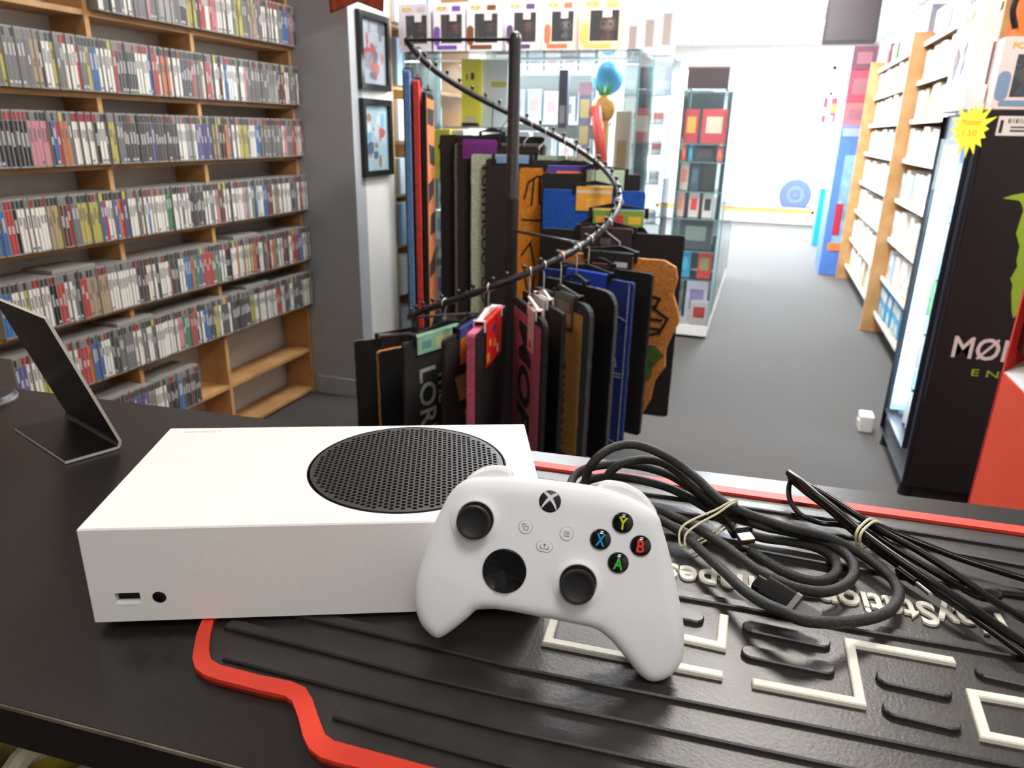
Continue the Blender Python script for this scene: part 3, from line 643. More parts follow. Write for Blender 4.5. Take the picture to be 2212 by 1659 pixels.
MB().tube(cr(P, 4), [0.003, 0.0034, 0.004, 0.0044, 0.0046, 0.0046, 0.0046, 0.0044, 0.0036][:len(cr(P, 4))], 10).build('strain_relief', m_pc, lead, smooth='all')
P = [(0.4734,0.2298,1.104),(0.4828,0.2185,1.103),(0.4848,0.2153,1.103),(0.4897,0.2066,1.103)]
MB().cyl(P[0], P[1], 0.003, 10).build('plug_body', m_pc, lead, True)
MB().cyl(P[1], P[3], 0.0017, 10).build('plug_tip', m_steel, lead, True, label='small silver plug tip')
loop([(0.4648,0.2768,1.1145),(0.4583,0.2722,1.118),(0.4527,0.2627,1.1185),(0.4475,0.2522,1.117),(0.4476,0.2517,1.11),(0.4509,0.2542,1.103),(0.4624,0.2712,1.102),(0.4689,0.288,1.104)], 0.0011, lead, 'cream rubber band')
loop([(0.4668,0.2765,1.1135),(0.4606,0.2696,1.1175),(0.455,0.2602,1.118),(0.4498,0.2499,1.1165),(0.4499,0.2491,1.11),(0.453,0.253,1.103),(0.4645,0.2699,1.102),(0.4705,0.2849,1.104)], 0.0011, lead, 'cream rubber band')

# ---------------------------------------------------------------- bent metal tablet stand, and the foot of another stand
A_, B_, C_, D_ = [Vector(p) for p in [(-0.3195,0.2015,1.094),(-0.2136,0.167,1.094),(-0.1944,0.2133,1.094),(-0.3051,0.2531,1.094)]]
e = (D_-C_).normalized(); wS = (D_-C_).length
T_ = Vector((-0.2092,0.1722,1.2271))
stand = thing('tablet_stand', 'bent black metal tablet stand with a bright edge on the far left of the counter', 'stand', ((A_+C_)*0.5)[:2]+(CT,))
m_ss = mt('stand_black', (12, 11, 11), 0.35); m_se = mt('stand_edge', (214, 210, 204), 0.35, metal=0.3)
upd = (T_-C_); hS = upd.length; upd.normalize(); outd = (B_-C_); lS = outd.length; outd.normalize()
# profile in the plane (outd, upd) swept along e
TK = 0.0028
prof = [B_, C_+outd*0.006, C_+outd*0.003+upd*0.0015, C_+upd*0.006, T_]
prof = [p+Vector((0, 0, TK/2+0.0006)) for p in prof]
prof = [prof[0]]+cr(prof[1:4], 4)+[prof[4]]
def ribbon(prof, e, w, tk):
    g = MB(); N = len(prof); nn = []
    for i in range(N):
        t = (prof[min(i+1, N-1)]-prof[max(i-1, 0)]).normalized(); nn.append(t.cross(e).normalized()*tk/2)
    v = []
    for i in range(N): v += [prof[i]+nn[i], prof[i]-nn[i], prof[i]+nn[i]+e*w, prof[i]-nn[i]+e*w]
    f = []; ed = []
    for i in range(N-1):
        a = 4*i; b = a+4
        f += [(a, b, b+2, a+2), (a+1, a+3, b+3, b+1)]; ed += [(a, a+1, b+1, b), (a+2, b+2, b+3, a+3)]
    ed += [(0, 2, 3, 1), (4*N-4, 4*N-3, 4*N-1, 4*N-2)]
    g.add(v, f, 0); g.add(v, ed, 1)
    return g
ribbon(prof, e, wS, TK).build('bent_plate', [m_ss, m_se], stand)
Q = Vector((-0.4136,0.2538,1.094))
o = thing('reader_stand', 'grey rimmed dark round foot at the left end of the counter', 'stand', (Q.x, Q.y, CT))
MB().lathe([(0.033, 0), (0.034, 0.004), (0.031, 0.008), (0.008, 0.010)], 40, 0, Matrix.Translation((Q.x-0.02, Q.y, CT))).build('foot_plate', mt('foot_dark', (36, 33, 36), 0.4), o, True)
MB().lathe([(0.0345, 0), (0.0352, 0.0025), (0.0345, 0.004), (0.033, 0.004)], 40, 0, Matrix.Translation((Q.x-0.02, Q.y, CT))).build('rim', mt('rim_grey', (120, 116, 114), 0.4), o, True)
MB().cyl((Q.x-0.02, Q.y, CT+0.009), (Q.x-0.035, Q.y, CT+0.14), 0.006).build('stem', mt('foot_dark', (36, 33, 36), 0.4), o, True)

# ================================================================== the room
m_carpet = mt('carpet_grey', (84, 80, 76), 0.9, noise=0.35, scale=260, bump=0.6, bscale=420, rgb2=(62, 60, 58))
m_wall = mt('wall_paint', (166, 167, 170), 0.8, noise=0.04, scale=8, bump=0.05, bscale=120)
m_white = mt('white_paint', (226, 222, 216), 0.6, noise=0.03, scale=8)
m_ceil = mt('ceiling_tile', (225, 224, 226), 0.85, noise=0.05, scale=60)
def struct(name, g, m, **k):
    o = g.build(name, m, None, **k); return tag(o, kind='structure')
struct('floor', MB().box(-3.2, -3.0, -0.06, 3.2, 13.0, 0.0), m_carpet)
# ceiling with a tile grid
g = MB(); g.box(-3.2, -3.0, CEIL+0.012, 3.2, 13.0, CEIL+0.1)
struct('ceiling', g, m_ceil)
g = MB()
for i in range(-5, 6): g.box(i*0.6-0.012+0.25, -3.0, CEIL-0.002, i*0.6+0.012+0.25, 13.0, CEIL+0.012)
for j in range(-4, 22): g.box(-3.2, j*0.6-0.012+0.35, CEIL-0.001, 3.2, j*0.6+0.012+0.35, CEIL+0.012)
struct('trim_1', g, mt('grid_white', (235, 235, 235), 0.5))
m_lamp = mt('lamp_diffuser', (255, 250, 240), 0.5, emit=2.2); m_lampc = mt('lamp_diffuser_cool', (250, 252, 255), 0.5, emit=4.0)
for i, (x, y, sx, sy, pw, c) in enumerate(PANELS):
    where = ['above the counter', 'behind the counter', 'by the game shelves', 'over the hanging mats', 'nearest over the aisle', 'second along the aisle', 'third along the aisle', 'furthest along the aisle', 'over the far glass cases', 'straight above the clerk side of the counter'][i]
    L = thing('ceiling_light', 'square recessed white ceiling light panel '+where, 'ceiling light', (x, y, CEIL), 0, 'ceiling light panels')
    MB().box(x-sx/2+0.015, y-sy/2+0.015, CEIL-0.001, x+sx/2-0.015, y+sy/2-0.015, CEIL+0.01).build('diffuser', m_lampc if c == COOL else m_lamp, L)
    band([(x-sx/2, y-sy/2), (x+sx/2, y-sy/2), (x+sx/2, y+sy/2), (x-sx/2, y+sy/2)], [(x-sx/2+.015, y-sy/2+.015), (x+sx/2-.015, y-sy/2+.015), (x+sx/2-.015, y+sy/2-.015), (x-sx/2+.015, y+sy/2-.015)], CEIL-0.006, CEIL+0.01).build('frame', m_white, L)
XB = -1.859; XW = -2.03; YG = 2.982; XP = -1.545
struct('wall_left', MB().box(XW-0.1, -3.0, 0, XW, 13.0, CEIL+0.012), mt('left_paint', (216, 210, 200), 0.8, noise=0.04, scale=8))
struct('wall_return', MB().box(XW, YG, 0, XP, YG+0.10, CEIL+0.012), m_wall)
struct('wall_pier', MB().box(XW, YG+0.10, 0, XP-0.0, 3.39, CEIL+0.012), m_white)
struct('wall_right', MB().box(1.75, -3.0, 0, 1.85, 13.0, CEIL+0.012), m_white)
struct('wall_rear', MB().box(-3.2, -3.1, 0, 3.2, -3.0, CEIL+0.012), mt('rear_paint', (96, 94, 92), 0.8, noise=0.05, scale=6))
struct('baseboard_return', MB().box(XW+0.2, YG-0.012, 0, XP, YG, 0.10), m_wall, bevel=0.003)
struct('baseboard_pier', MB().box(XP, YG, 0, XP+0.012, 3.39, 0.10), m_white, bevel=0.003)

# ---------------------------------------------------------------- bookcase of game cases along the left wall
m_wood = mt('pine_shelf', (200, 154, 102), 0.55, noise=0.18, scale=9, rgb2=(180, 132, 80))
bk = thing('wall_bookcase', 'tall pine bookcase filled with game cases along the left wall', 'bookcase', (XB-0.08, 2.2, 0))
UP = [0.62, 1.195, 1.825, 2.315, 2.968]; DEPTH = 0.155
for y in UP: MB().box(XB-DEPTH, y-0.010, 0, XB, y+0.010, 2.30).build('upright', m_wood, bk, bevel=0.0012)
SH = [0.03, 0.253, 0.503, 0.735, 0.985, 1.245, 1.48, 1.737, 1.985]
for b in range(4):
    for z in SH: MB().box(XB-DEPTH, UP[b]+0.010, z-0.018, XB-0.001, UP[b+1]-0.010, z).build('shelf', m_wood, bk, bevel=0.001)
KEY = dict(w=('white', (226, 222, 212)), g=('grey', (112, 110, 110)), d=('dark grey', (66, 64, 68)), k=('black', (30, 28, 30)), r=('red', (178, 54, 54)), b=('blue', (48, 104, 170)),
           o=('orange', (196, 112, 66)), y=('yellow', (184, 172, 84)), n=('green', (58, 122, 86)), p=('pink', (204, 130, 140)), u=('purple', (86, 78, 140)), t=('tan', (172, 148, 118)),
           s=('silver', (160, 158, 156)), m=('maroon', (104, 46, 40)))
m_case = mt('clear_case_plastic', (150, 148, 142), 0.25)
BANDS = [mt('case_band_dark', (58, 56, 58), 0.35), mt('case_band_red', (150, 44, 50), 0.35), mt('case_band_yellow', (190, 182, 60), 0.4), mt('case_band_grey', (124, 122, 120), 0.35)]
CASE = {}
def case_mesh(k, bnd, var, Dp=0.135):
    """one game case: clear box, printed spine with a coloured top band and small print"""
    if (k, bnd, var, Dp) in CASE: return CASE[(k, bnd, var, Dp)]
    T, Hc = 0.0138, 0.170
    g = MB(); g.box(-Dp, 0, 0, 0, T, Hc, 0)
    def face(z0, z1, mi, y0=0.0018, y1=T-0.0018, x=0.0003): g.add([(x, y0, z0), (x, y1, z0), (x, y1, z1), (x, y0, z1)], [(0, 1, 2, 3)], mi)
    face(0.005, 0.138, 1); face(0.140, 0.164, 2)
    # title print, different from case to case
    r = random.Random(var*7+ord(k)); dark = k in 'kdgmubnr'
    z = r.uniform(0.06, 0.09); L = r.uniform(0.02, 0.055)
    face(z, min(0.13, z+L), 3, 0.0048, 0.0092, 0.0005)
    face(0.010, 0.018, 3 if var % 2 else 1, 0.0035, 0.0105, 0.0005)
    me = bpy.data.meshes.new('game_case'); me.from_pydata(g.v, [], g.f)
    pm = mt('case_print_light', (206, 204, 200), 0.4) if dark else mt('case_print_dark', (84, 78, 82), 0.4)
    for m in (m_case, mt('case_'+KEY[k][0].replace(' ', '_'), KEY[k][1], 0.35), BANDS[bnd], pm): me.materials.append(m)
    me.polygons.foreach_set('material_index', g.m); me.update(); CASE[(k, bnd, var, Dp)] = me
    return me
def depth_at(loc):
    return 0.028 if any(loc[1] < u+0.0105 and loc[1]+0.0145 > u-0.0105 for u in UP) else 0.135
ROWS = {  # shelf index -> colours of the left, middle and right bay
    7: (None, 'wdwdgwgggpggsssgddyyd', 'rwrpwwgwgyyggttgkwgwkwgbbrgk'),
    6: ('ttwwgygyggggtkwygwwrgybww', 'wrddddwWWbrwoowwwdddrgtw', 'rswmwbwwwgwpggggggggsssdmmwmggwk'),
    5: ('wwwwWbkKKKKKppppdbrogWWWWWkwwgyy', 'gddddddudddddwwsswuuud', 'tkmogwwyygwwbdggggggwpggrwwr'),
    4: ('bbbbRkwwwwwwtymdrgyyyyybrwboru', 'wwgwwbwwwwwnnwwgwwdddddwwggwp', 'mwgwwwpswgbwwbmmwtwwwwwdgwrww'),
    3: ('bbwwwywwwwkkrwwgdrrtttttwwwwwwww', 'dmwwdwwwmdwwbbonbrrrrngww', 'kwwowywyomwggrwonwwmmwrrmbwwgw'),
    2: ('uuwwywkrwwwrrobbwwdggggWwg', 'wgwwwwwppnnrdwbbddywddw', 'dkkddywwwwwwrrwddwdddwwyb'),
    1: ('uuuuuuuuuuuuuut', 'wwdkdbdkmkd', None)}
ORD = ['top', 'second', 'third', 'fourth', 'fifth', 'sixth', 'seventh']
def nth(n):
    return str(n)+('th' if 10 <= n % 100 <= 20 else {1: 'st', 2: 'nd', 3: 'rd'}.get(n % 10, 'th'))
cands = []
for si, bays in ROWS.items():
    for bi, seq in enumerate(bays):
        if not seq: continue
        y0 = [1.215, 1.845, 2.335][bi]; y1 = [1.846, 2.332, 2.985][bi]
        if bi == 0: y0 = 1.30
        n = int((y1-y0)/0.0146); lim = n
        if si == 1 and bi == 1: lim = 17
        r = random.Random(si*10+bi); ins_ = 0
        for i in range(lim):
            ch = seq[min(len(seq)-1, int(i*len(seq)/(lim if lim < n else n)))]
            up = ch.isupper(); k = ch.lower()
            bnd = 1 if (up or r.random() < 0.13) else (2 if r.random() < 0.03 else (3 if r.random() < 0.35 else 0))
            dx = r.uniform(-0.004, 0.004)
            cands.append((math.hypot(XB-0.351, y0+i*0.0146+0.269), si, bi, i, k, bnd, r.randrange(3), (XB+0.034+dx, y0+i*0.0146, SH[si]+0.0006)))
vis = [c for c in cands if not (c[1] == 1 and c[2] == 0)]
vis.sort(key=lambda c: c[0]+(0.25 if c[1] == 2 and c[2] == 0 else 0)+(0.6 if c[1] == 7 else 0))
chosen = set(id(c) for c in vis[:296])
for c in vis[:296]:
    _, si, bi, i, k, bnd, var, loc = c
    o = bpy.data.objects.new('game_case', case_mesh(k, bnd, var, depth_at(loc))); COL.objects.link(o); o.location = loc
    tag(o, '%s spined game case, %s from the left on the %s shelf down, %s bay' % (KEY[k][0], nth(i+1), ORD[7-si], ['left', 'middle', 'right'][bi]), 'game case', 'game cases on the wall bookcase')
g = MB(); mats = [m_case]; mi_of = {}
for c in cands:
    if id(c) in chosen: continue
    _, si, bi, i, k, bnd, var, loc = c; me = case_mesh(k, bnd, var, depth_at(loc))
    lo = []
    for m in me.materials:
        if m.name not in mi_of: mi_of[m.name] = len(mi_of); (mats.append(m) if m.name != m_case.name else None)
        lo.append(mats.index(m))
    base = len(g.v); g.v += [tuple(Vector(v.co)+Vector(loc)) for v in me.vertices]
    for p in me.polygons: g.f.append(tuple(x+base for x in p.vertices)); g.m.append(lo[p.material_index])
o = g.build('game_cases', mats); tag(o, 'remaining game cases packed on the further and lower shelves of the wall bookcase', 'game cases', None, 'stuff')
# a few cases lying flat on top of the standing ones
for n, (z, y, lab) in enumerate(((0.735, 1.50, 'grey game case lying flat on top of the fifth row, left bay'), (0.735, 2.40, 'grey game case lying flat on the fifth row, right bay'), (0.503, 2.45, 'dark game case lying flat on the sixth row, right bay'), (0.503, 1.72, 'grey game case lying flat on the sixth row, left bay'))):
    o = MB().box(XB-0.10, y, z+0.1712, XB+0.03, y+0.17, z+0.1842).build('game_case', [m_case, BANDS[3]], None, bevel=0.0015); tag(o, lab, 'game case', 'game cases lying flat on the rows')

# ---------------------------------------------------------------- framed pictures and pennant on the pier
m_fr = mt('frame_black', (16, 15, 16), 0.3)
def picture(z0, z1, lab, cols, seed):
    y0, y1 = 3.045, 3.345
    t = thing('framed_picture', lab, 'picture', (XP, (y0+y1)/2, z0), 0, 'framed pictures on the white pier')
    fw = 0.028
    g = MB(); x0, x1 = XP+0.001, XP+0.026
    g.box(x0, y0, z0, x1, y0+fw, z1); g.box(x0, y1-fw, z0, x1, y1, z1); g.box(x0, y0+fw, z0, x1, y1-fw, z0+fw); g.box(x0, y0+fw, z1-fw, x1, y1-fw, z1)
    g.build('frame', m_fr, t, bevel=0.001)
    r = random.Random(seed); g = MB(); g.box(XP+0.001, y0+fw, z0+fw, XP+0.008, y1-fw, z1-fw, 0)
    for i in range(16):
        cy, cz = r.uniform(y0+0.06, y1-0.06), r.uniform(z0+0.06, z1-0.06); a = r.uniform(0.012, 0.045); b = r.uniform(0.012, 0.05); n = 7
        P = [(XP+0.0083+i*0.00005, min(max(cy+a*math.cos(2*PI*j/n)*r.uniform(.6, 1.2), y0+fw), y1-fw), min(max(cz+b*math.sin(2*PI*j/n)*r.uniform(.6, 1.2), z0+fw), z1-fw)) for j in range(n)]
        g.add(P, [tuple(range(n))], 1+i % (len(cols)-1))
    g.build('print', [mt('print_%d_%d' % (seed, i), c, 0.4) for i, c in enumerate(cols)], t)
    MB().box(XP+0.010, y0+fw, z0+fw, XP+0.011, y1-fw, z1-fw).build('glazing', glass('picture_glass', alpha=0.02, ior=1.08), t)
picture(1.56, 1.905, 'upper of two black framed pictures on the white pier, red lower half', [(150, 150, 158), (150, 60, 60), (120, 120, 130), (90, 90, 100), (170, 80, 80)], 11)
picture(1.152, 1.52, 'lower of two black framed pictures on the white pier, pale blue figures', [(160, 180, 192), (70, 84, 104), (200, 196, 188), (150, 110, 70), (180, 70, 70), (110, 150, 180)], 12)
pn = thing('pennant', 'dark red and orange pennant hanging in front of the grey wall', 'pennant', (-1.45, 2.90, 1.9))
P = [(-1.5901,2.9,2.0294),(-1.578,2.9,1.8693),(-1.442,2.9,1.91),(-1.3184,2.9,1.8666),(-1.3031,2.9,2.0184)]
g = MB(frame(Vector((0, 2.90, 0)), Vector((1, 0, 0)), Vector((0, 0, 1)), Vector((0, -1, 0))))
g.prism([(p[0], p[2]) for p in P], 0, 0.003).build('cloth', mt('pennant_red', (150, 46, 24), 0.7, noise=0.4, scale=30, rgb2=(176, 84, 30)), pn)
g = MB(frame(Vector((0, 2.90, 0)), Vector((1, 0, 0)), Vector((0, 0, 1)), Vector((0, -1, 0))))
e5 = [(P[0][0], P[0][2]), (P[1][0], P[1][2]), (P[2][0], P[2][2]), (P[3][0], P[3][2]), (P[4][0], P[4][2])]
g.prism(stroke(e5, 0.006), 0.003, 0.0045).build('hem', mt('pennant_hem', (96, 20, 18), 0.7), pn)
MB().cyl((P[0][0]-0.01, 2.9, P[0][2]), (P[4][0]+0.01, 2.9, P[4][2]), 0.006).build('rod', m_wood, pn)
MB().cyl(((P[0][0]+P[4][0])/2, 2.9, P[0][2]), ((P[0][0]+P[4][0])/2, 2.9, CEIL), 0.0012, 6).build('cord', BLACK, pn)

# ================================================================== spiral rack with hanging doormats
RC = (-0.577, 2.51); RR = 0.417; TH0, TH1, Z0, Z1, ZQ = 3.268, -2.505, 1.701, 0.678, -0.048
def rail(t):
    s = (t-TH0)/(TH1-TH0); return Vector((RC[0]+RR*math.cos(t), RC[1]+RR*math.sin(t), Z0+(Z1-Z0)*s+ZQ*s*(1-s)))
m_rk = mt('rack_black', (40, 38, 38), 0.32, noise=0.2, scale=90)
rack = thing('spiral_rack', 'black spiral garment rack with a central post carrying doormats', 'rack', (RC[0], RC[1], 0))
MB().lathe([(0.24, 0.0), (0.24, 0.012), (0.22, 0.018), (0.03, 0.022), (0.028, 0.03)], 40, 0, Matrix.Translation((RC[0], RC[1], 0))).build('base', m_rk, rack, True)
g = MB(); T_ = Matrix.Translation((RC[0], RC[1], 0))
g.lathe([(0.0255, 0.02), (0.0255, 1.13), (0.0265, 1.13), (0.0265, 1.14), (0.0235, 1.145), (0.0235, 1.70), (0.021, 1.718), (0.012, 1.728), (0.001, 1.730)], 24, 0, T_); g.build('post', m_rk, rack, True)
N_ = 120
MB().tube([rail(TH0+(TH1-TH0)*i/N_) for i in range(N_+1)], 0.0125, 10).build('rail', m_rk, rack, smooth='all')
HOOKS = [math.radians(a) for a in (184, 175, 165, 121, 112, 97, 88, 75, 66, 52, 22, 8, -13, -21, -29, -37, -46, -55, -62, -82, -93, -106, -121, -137)]
for i in range(40):
    t = TH0+(TH1-TH0)*(i+0.5)/40
    for hk in HOOKS:
        if abs(t-hk) < 0.036: t = hk+math.copysign(0.036, t-hk)
    p = rail(t)
    MB().cyl(p, p+Vector((0, 0, 0.022)), 0.0028, 6).ball(p+Vector((0, 0, 0.027)), 0.0085, 0, 10, 6).build('peg', m_rk, rack, True)
for t in (3.268, -0.572, -2.50):
    p = rail(t); MB().cyl((RC[0], RC[1], p.z+0.002), p, 0.006, 8).build('brace', m_rk, rack, True)

CAMP = Vector((0.351,-0.2688,1.3869))
m_hk = mt('hook_steel', (214, 214, 214), 0.3, metal=0.6); m_hb = mt('hook_black', (24, 24, 25), 0.4); m_hw = mt('hanger_white', (222, 214, 210), 0.4)
def pile_mat(n, rgb, rgb2=None): return mt('pile_'+n, rgb, 0.95, noise=0.35, scale=120, bump=1.0, bscale=350, rgb2=rgb2)
m_back = mt('mat_rubber_back', (17, 16, 17), 0.7, noise=0.3, scale=40)
def wavy(poly, amp, seed, n=5):
    """roughen an outline a little, as coir edges are"""
    r = random.Random(seed); o = []; k = len(poly)
    for i in range(k):
        a = Vector(poly[i]); b = Vector(poly[(i+1) % k]); L = (b-a).length; m = max(1, int(L/0.02))
        for j in range(m):
            p = a+(b-a)*(j/m); o.append((p.x+r.uniform(-amp, amp), p.y+r.uniform(-amp, amp)))
    return o
def shape_rect(w, h, rad=0.01): return rrect(-w/2, -h, w/2, 0, rad, 5)
def doormat(theta, label, w=0.40, h=0.60, drop=0.11, yaw=None, face=1, pile=('black', (26, 25, 26)), side=None, rad=0.012, outline=None, border=None, thick=0.014, deco=None, card=None, hook='steel', shift=0.0, seed=1, gap=0.0):
    H = rail(theta); yw = math.radians(yaw) if yaw is not None else theta
    u = Vector((math.cos(yw), math.sin(yw), 0)); ctr = Vector((H.x, H.y, H.z-drop))+u*shift
    n = Vector((-u.y, u.x, 0))
    if n.dot(CAMP-ctr) < 0: n = -n
    ctr = ctr+n*gap; n = n*face; Xr = Vector((-n.y, n.x, 0)); F = frame(ctr-n*(thick*0.5), Xr, Vector((0, 0, 1)), n)
    mroot = thing('doormat', label, 'doormat', ctr, 0, 'doormats on the spiral rack')
    P = outline or shape_rect(w, h, rad); P = wavy(P, 0.0012, seed)
    if area2(P) < 0: P = P[::-1]
    MB(F).prism(P, 0, 0.005).build('backing', m_back, mroot)
    pm = pile_mat(*pile)
    if border:
        bw, brgb = border; Q = inset(P, bw)
        MB(F).prism(P, 0.005, thick-0.002).build('border', pile_mat('border_'+brgb[0], brgb[1]), mroot)
        MB(F).prism(Q, thick-0.004, thick).build('pile', pm, mroot)
    else:
        MB(F).prism(P, 0.005, thick).build('pile', pm if not side else [pm, pile_mat(*side)], mroot)
    FT = F @ Matrix.Translation((0, 0, thick))
    if deco: deco(FT, mroot, w, h)
    if card:
        cw, chh, rgb, spots = card[:4]; cx = card[4] if len(card) > 4 else 0.0
        g = MB(F); tk = thick+0.004
        g.box(cx-cw/2, -chh, tk, cx+cw/2, 0.012, tk+0.0012, 0); g.box(cx-cw/2, -chh, -0.0052, cx+cw/2, 0.012, -0.004, 0); g.box(cx-cw/2, 0.012, -0.0052, cx+cw/2, 0.0132, tk+0.0012, 0)
        ms = [mt('card_%d_%d_%d' % rgb, rgb, 0.35)]
        for i, (a, b, c, d, col_) in enumerate(spots):
            ms.append(mt('card_%d_%d_%d' % col_, col_, 0.35)); 
            g.box(cx+a*cw, b*chh-chh, tk+0.0012, cx+c*cw, d*chh-chh, tk+0.0015, i+1); g.box(cx-c*cw, b*chh-chh, -0.0055, cx-a*cw, d*chh-chh, -0.0052, i+1)
        g.build('header_card', ms, mroot, label='printed cardboard header folded over the top')
    # hanger: hook over the rail, stem, clip bar
    hm = {'steel': m_hk, 'black': m_hb, 'white': m_hw}[hook]
    hg = thing('mat_hanger', hook+' hanger of the '+label, 'hanger', (H.x, H.y, H.z), 0, 'mat hangers on the spiral rack')
    rt = Vector((-math.sin(theta), math.cos(theta), 0)); ra = Vector((math.cos(theta), math.sin(theta), 0))
    pts = [H+ra*(0.017*math.cos(a))+Vector((0, 0, 0.017*math.sin(a))) for a in [(-0.5+i*0.42) for i in range(10)]]
    top = ctr+Vector((0, 0, 0.02))
    pts = pts+[Vector((H.x, H.y, H.z-0.032)), Vector((top.x, top.y, (H.z-0.032)*0.5+top.z*0.5)), top]
    MB().tube(pts, 0.0022, 6).build('hook', m_hk if hook != 'black' else m_hb, hg, smooth='all')
    hw, hc, b0 = (0.06, 0.0, 0.0145) if not card else (card[0]/2+0.020, card[4] if len(card) > 4 else 0.0, 0.0205)
    if hc+hw > w/2-0.005 or hc-hw < -w/2+0.005: hw = min(w/2-abs(hc)-0.005, hw)
    g = MB(F); g.prism([(hc-hw, b0), (hc+hw, b0), (0.008, b0+0.018), (-0.008, b0+0.018)], thick*0.3, thick*0.8)
    for s in (-1, 1):
        pc = hc+s*(hw-0.0085)
        g.box(pc-0.007, -0.018, -0.0036, pc+0.007, b0+0.0005, -0.0006); g.box(pc-0.007, -0.018, thick+0.0006, pc+0.007, b0+0.0005, thick+0.0034); g.box(pc-0.007, b0-0.001, -0.0036, pc+0.007, b0+0.002, thick+0.0034)
    g.build('clip_bar', m_hb if hook != 'white' else hm, hg)
    return mroot
def tx(s, size, col_, pos=(0, 0), rot=-90, name='lettering', fit=None, bold=0.0, nm=None):
    def f(FT, root, w, h):
        text(s, size, 0.002, FT @ Matrix.Translation((pos[0]*w, -pos[1]*h, 0.0005)) @ Matrix.Rotation(math.radians(rot), 4, 'Z'), pile_mat(nm or 'l%d_%d_%d' % col_, col_), name, root, fit=fit, bold=bold)
    return f
def many(*fs):
    def f(FT, root, w, h):
        for q in fs: q(FT, root, w, h)
    return f
def marks(polys, col_, name='pattern'):
    """flat dyed shapes; points as fractions of width (-.5...5) and height (0..1 downwards)"""
    def f(FT, root, w, h):
        for P in polys: MB(FT).prism([(x*w, -y*h) for x, y in P], -0.001, 0.0012).build(name, pile_mat('l%d_%d_%d' % col_, col_), root)
    return f
def lines(paths, wd_, col_, name='pattern'):
    def f(FT, root, w, h):
        g = MB(FT)
        for P in paths: g.prism(stroke([(x*w, -y*h) for x, y in P], wd_), -0.001, 0.0012)
        g.build(name, pile_mat('l%d_%d_%d' % col_, col_), root)
    return f
R_ = math.radians
TAN = ('coir', (206, 140, 66), (160, 98, 40))
# upper turn, from the rail's high end round the back
doormat(R_(184), 'slate blue doormat hanging edge-on, leftmost under the high rail end', 0.40, 0.92, 0.105, 113, 1, ('slate', (88, 124, 168)), thick=0.024, hook='black', seed=1, gap=-0.004)
doormat(R_(175), 'bright red doormat hanging edge-on beside the slate blue one', 0.40, 0.95, 0.105, 113, 1, ('red', (214, 58, 44)), thick=0.024, hook='steel', seed=2, deco=marks([[(-.4, .3), (.1, .33), (.4, .3), (.1, .36)], [(-.2, .6), (.3, .58), (.4, .64), (-.1, .65)]], (60, 22, 22)))
doormat(R_(165), 'orange doormat with black lettering edge-on beside the red one', 0.40, 0.95, 0.11, 110, 1, ('orange', (222, 128, 66)), thick=0.018, hook='steel', seed=3, deco=marks([[(-.4, .06), (.4, .06), (.3, .13), (-.4, .12)], [(-.3, .2), (.4, .22), (.4, .3), (-.2, .28)], [(-.4, .36), (.3, .35), (.2, .42), (-.4, .44)], [(-.2, .5), (.4, .5), (.4, .6), (-.3, .58)], [(-.4, .7), (.4, .68), (.3, .78), (-.4, .76)]], (30, 24, 22)), border=(0.02, ('black', (26, 24, 24))))
doormat(R_(121), 'plain black doormat at the back, left of the grey rimmed one', 0.46, 0.80, 0.125, 22, -1, seed=4, hook='black', gap=-0.022)
doormat(R_(112), 'black doormat with grey fluffy rim under the purple header card', 0.40, 0.85, 0.125, 22, 1, ('charcoal', (42, 38, 38)), border=(0.012, ('grey', (104, 102, 100))), rad=0.02, seed=5, card=(0.15, 0.07, (112, 46, 126), [(-.46+.08*i, .1, -.42+.08*i, .9, (84, 30, 100)) for i in range(12)], -0.09), shift=-0.03, gap=0.010, hook='black')
doormat(R_(97), 'mint green doormat with black lettering reading downwards', 0.46, 0.86, 0.125, 22, 1, ('mint', (176, 194, 168)), seed=6, deco=tx('TURTHCOO  GO', 0.06, (34, 36, 34), (-0.36, 0.40), -90, fit=(0.62, 0.036), bold=0.001), shift=-0.035, gap=0.026)
doormat(R_(88), 'dark charcoal doormat hanging just behind the rack post', 0.46, 0.80, 0.115, 22, 1, ('charcoal', (42, 38, 38)), seed=7, card=(0.14, 0.016, (110, 150, 190), [], -0.115), shift=-0.035, gap=0.036)
doormat(R_(75), 'mustard orange doormat with black scribbled drawing behind the post', 0.40, 0.72, 0.108, 18, 1, ('mustard', (214, 138, 34), (170, 100, 24)), seed=8, gap=0.034,
        deco=lines([[(-.44, .18), (-.40, .08), (-.30, .045), (-.16, .05), (-.10, .14)], [(-.34, .05), (-.36, .22)], [(-.28, .045), (-.27, .21)], [(-.2, .05), (-.16, .20)], [(-.46, .30), (-.1, .31)], [(-.46, .52), (-.36, .44), (-.30, .60), (-.34, .84), (-.46, .9)], [(-.22, .50), (-.16, .56), (-.17, .78)], [(-.26, .52), (-.1, .5)], [(-.42, .62), (-.36, .8)]], 0.009, (34, 26, 16)), card=(0.20, 0.085, (76, 60, 150), [(-.3, .3, .3, .9, (236, 124, 40))], 0.02))
doormat(R_(66), 'black backed coir doormat with tan top edge and pale green card', 0.42, 0.60, 0.095, 18, -1, TAN, seed=10, card=(0.16, 0.075, (176, 200, 176), [], -0.06), hook='steel', thick=0.014, shift=0.055, gap=0.022)
doormat(R_(52), 'royal blue doormat with an orange header card at the back right', 0.43, 0.62, 0.115, 14, 1, ('royal', (24, 84, 178)), seed=9, card=(0.15, 0.085, (224, 158, 58), [(-.5, .85, .5, 1, (206, 196, 180)), (-.2, .1, .3, .6, (236, 176, 80))], 0.0), hook='black')
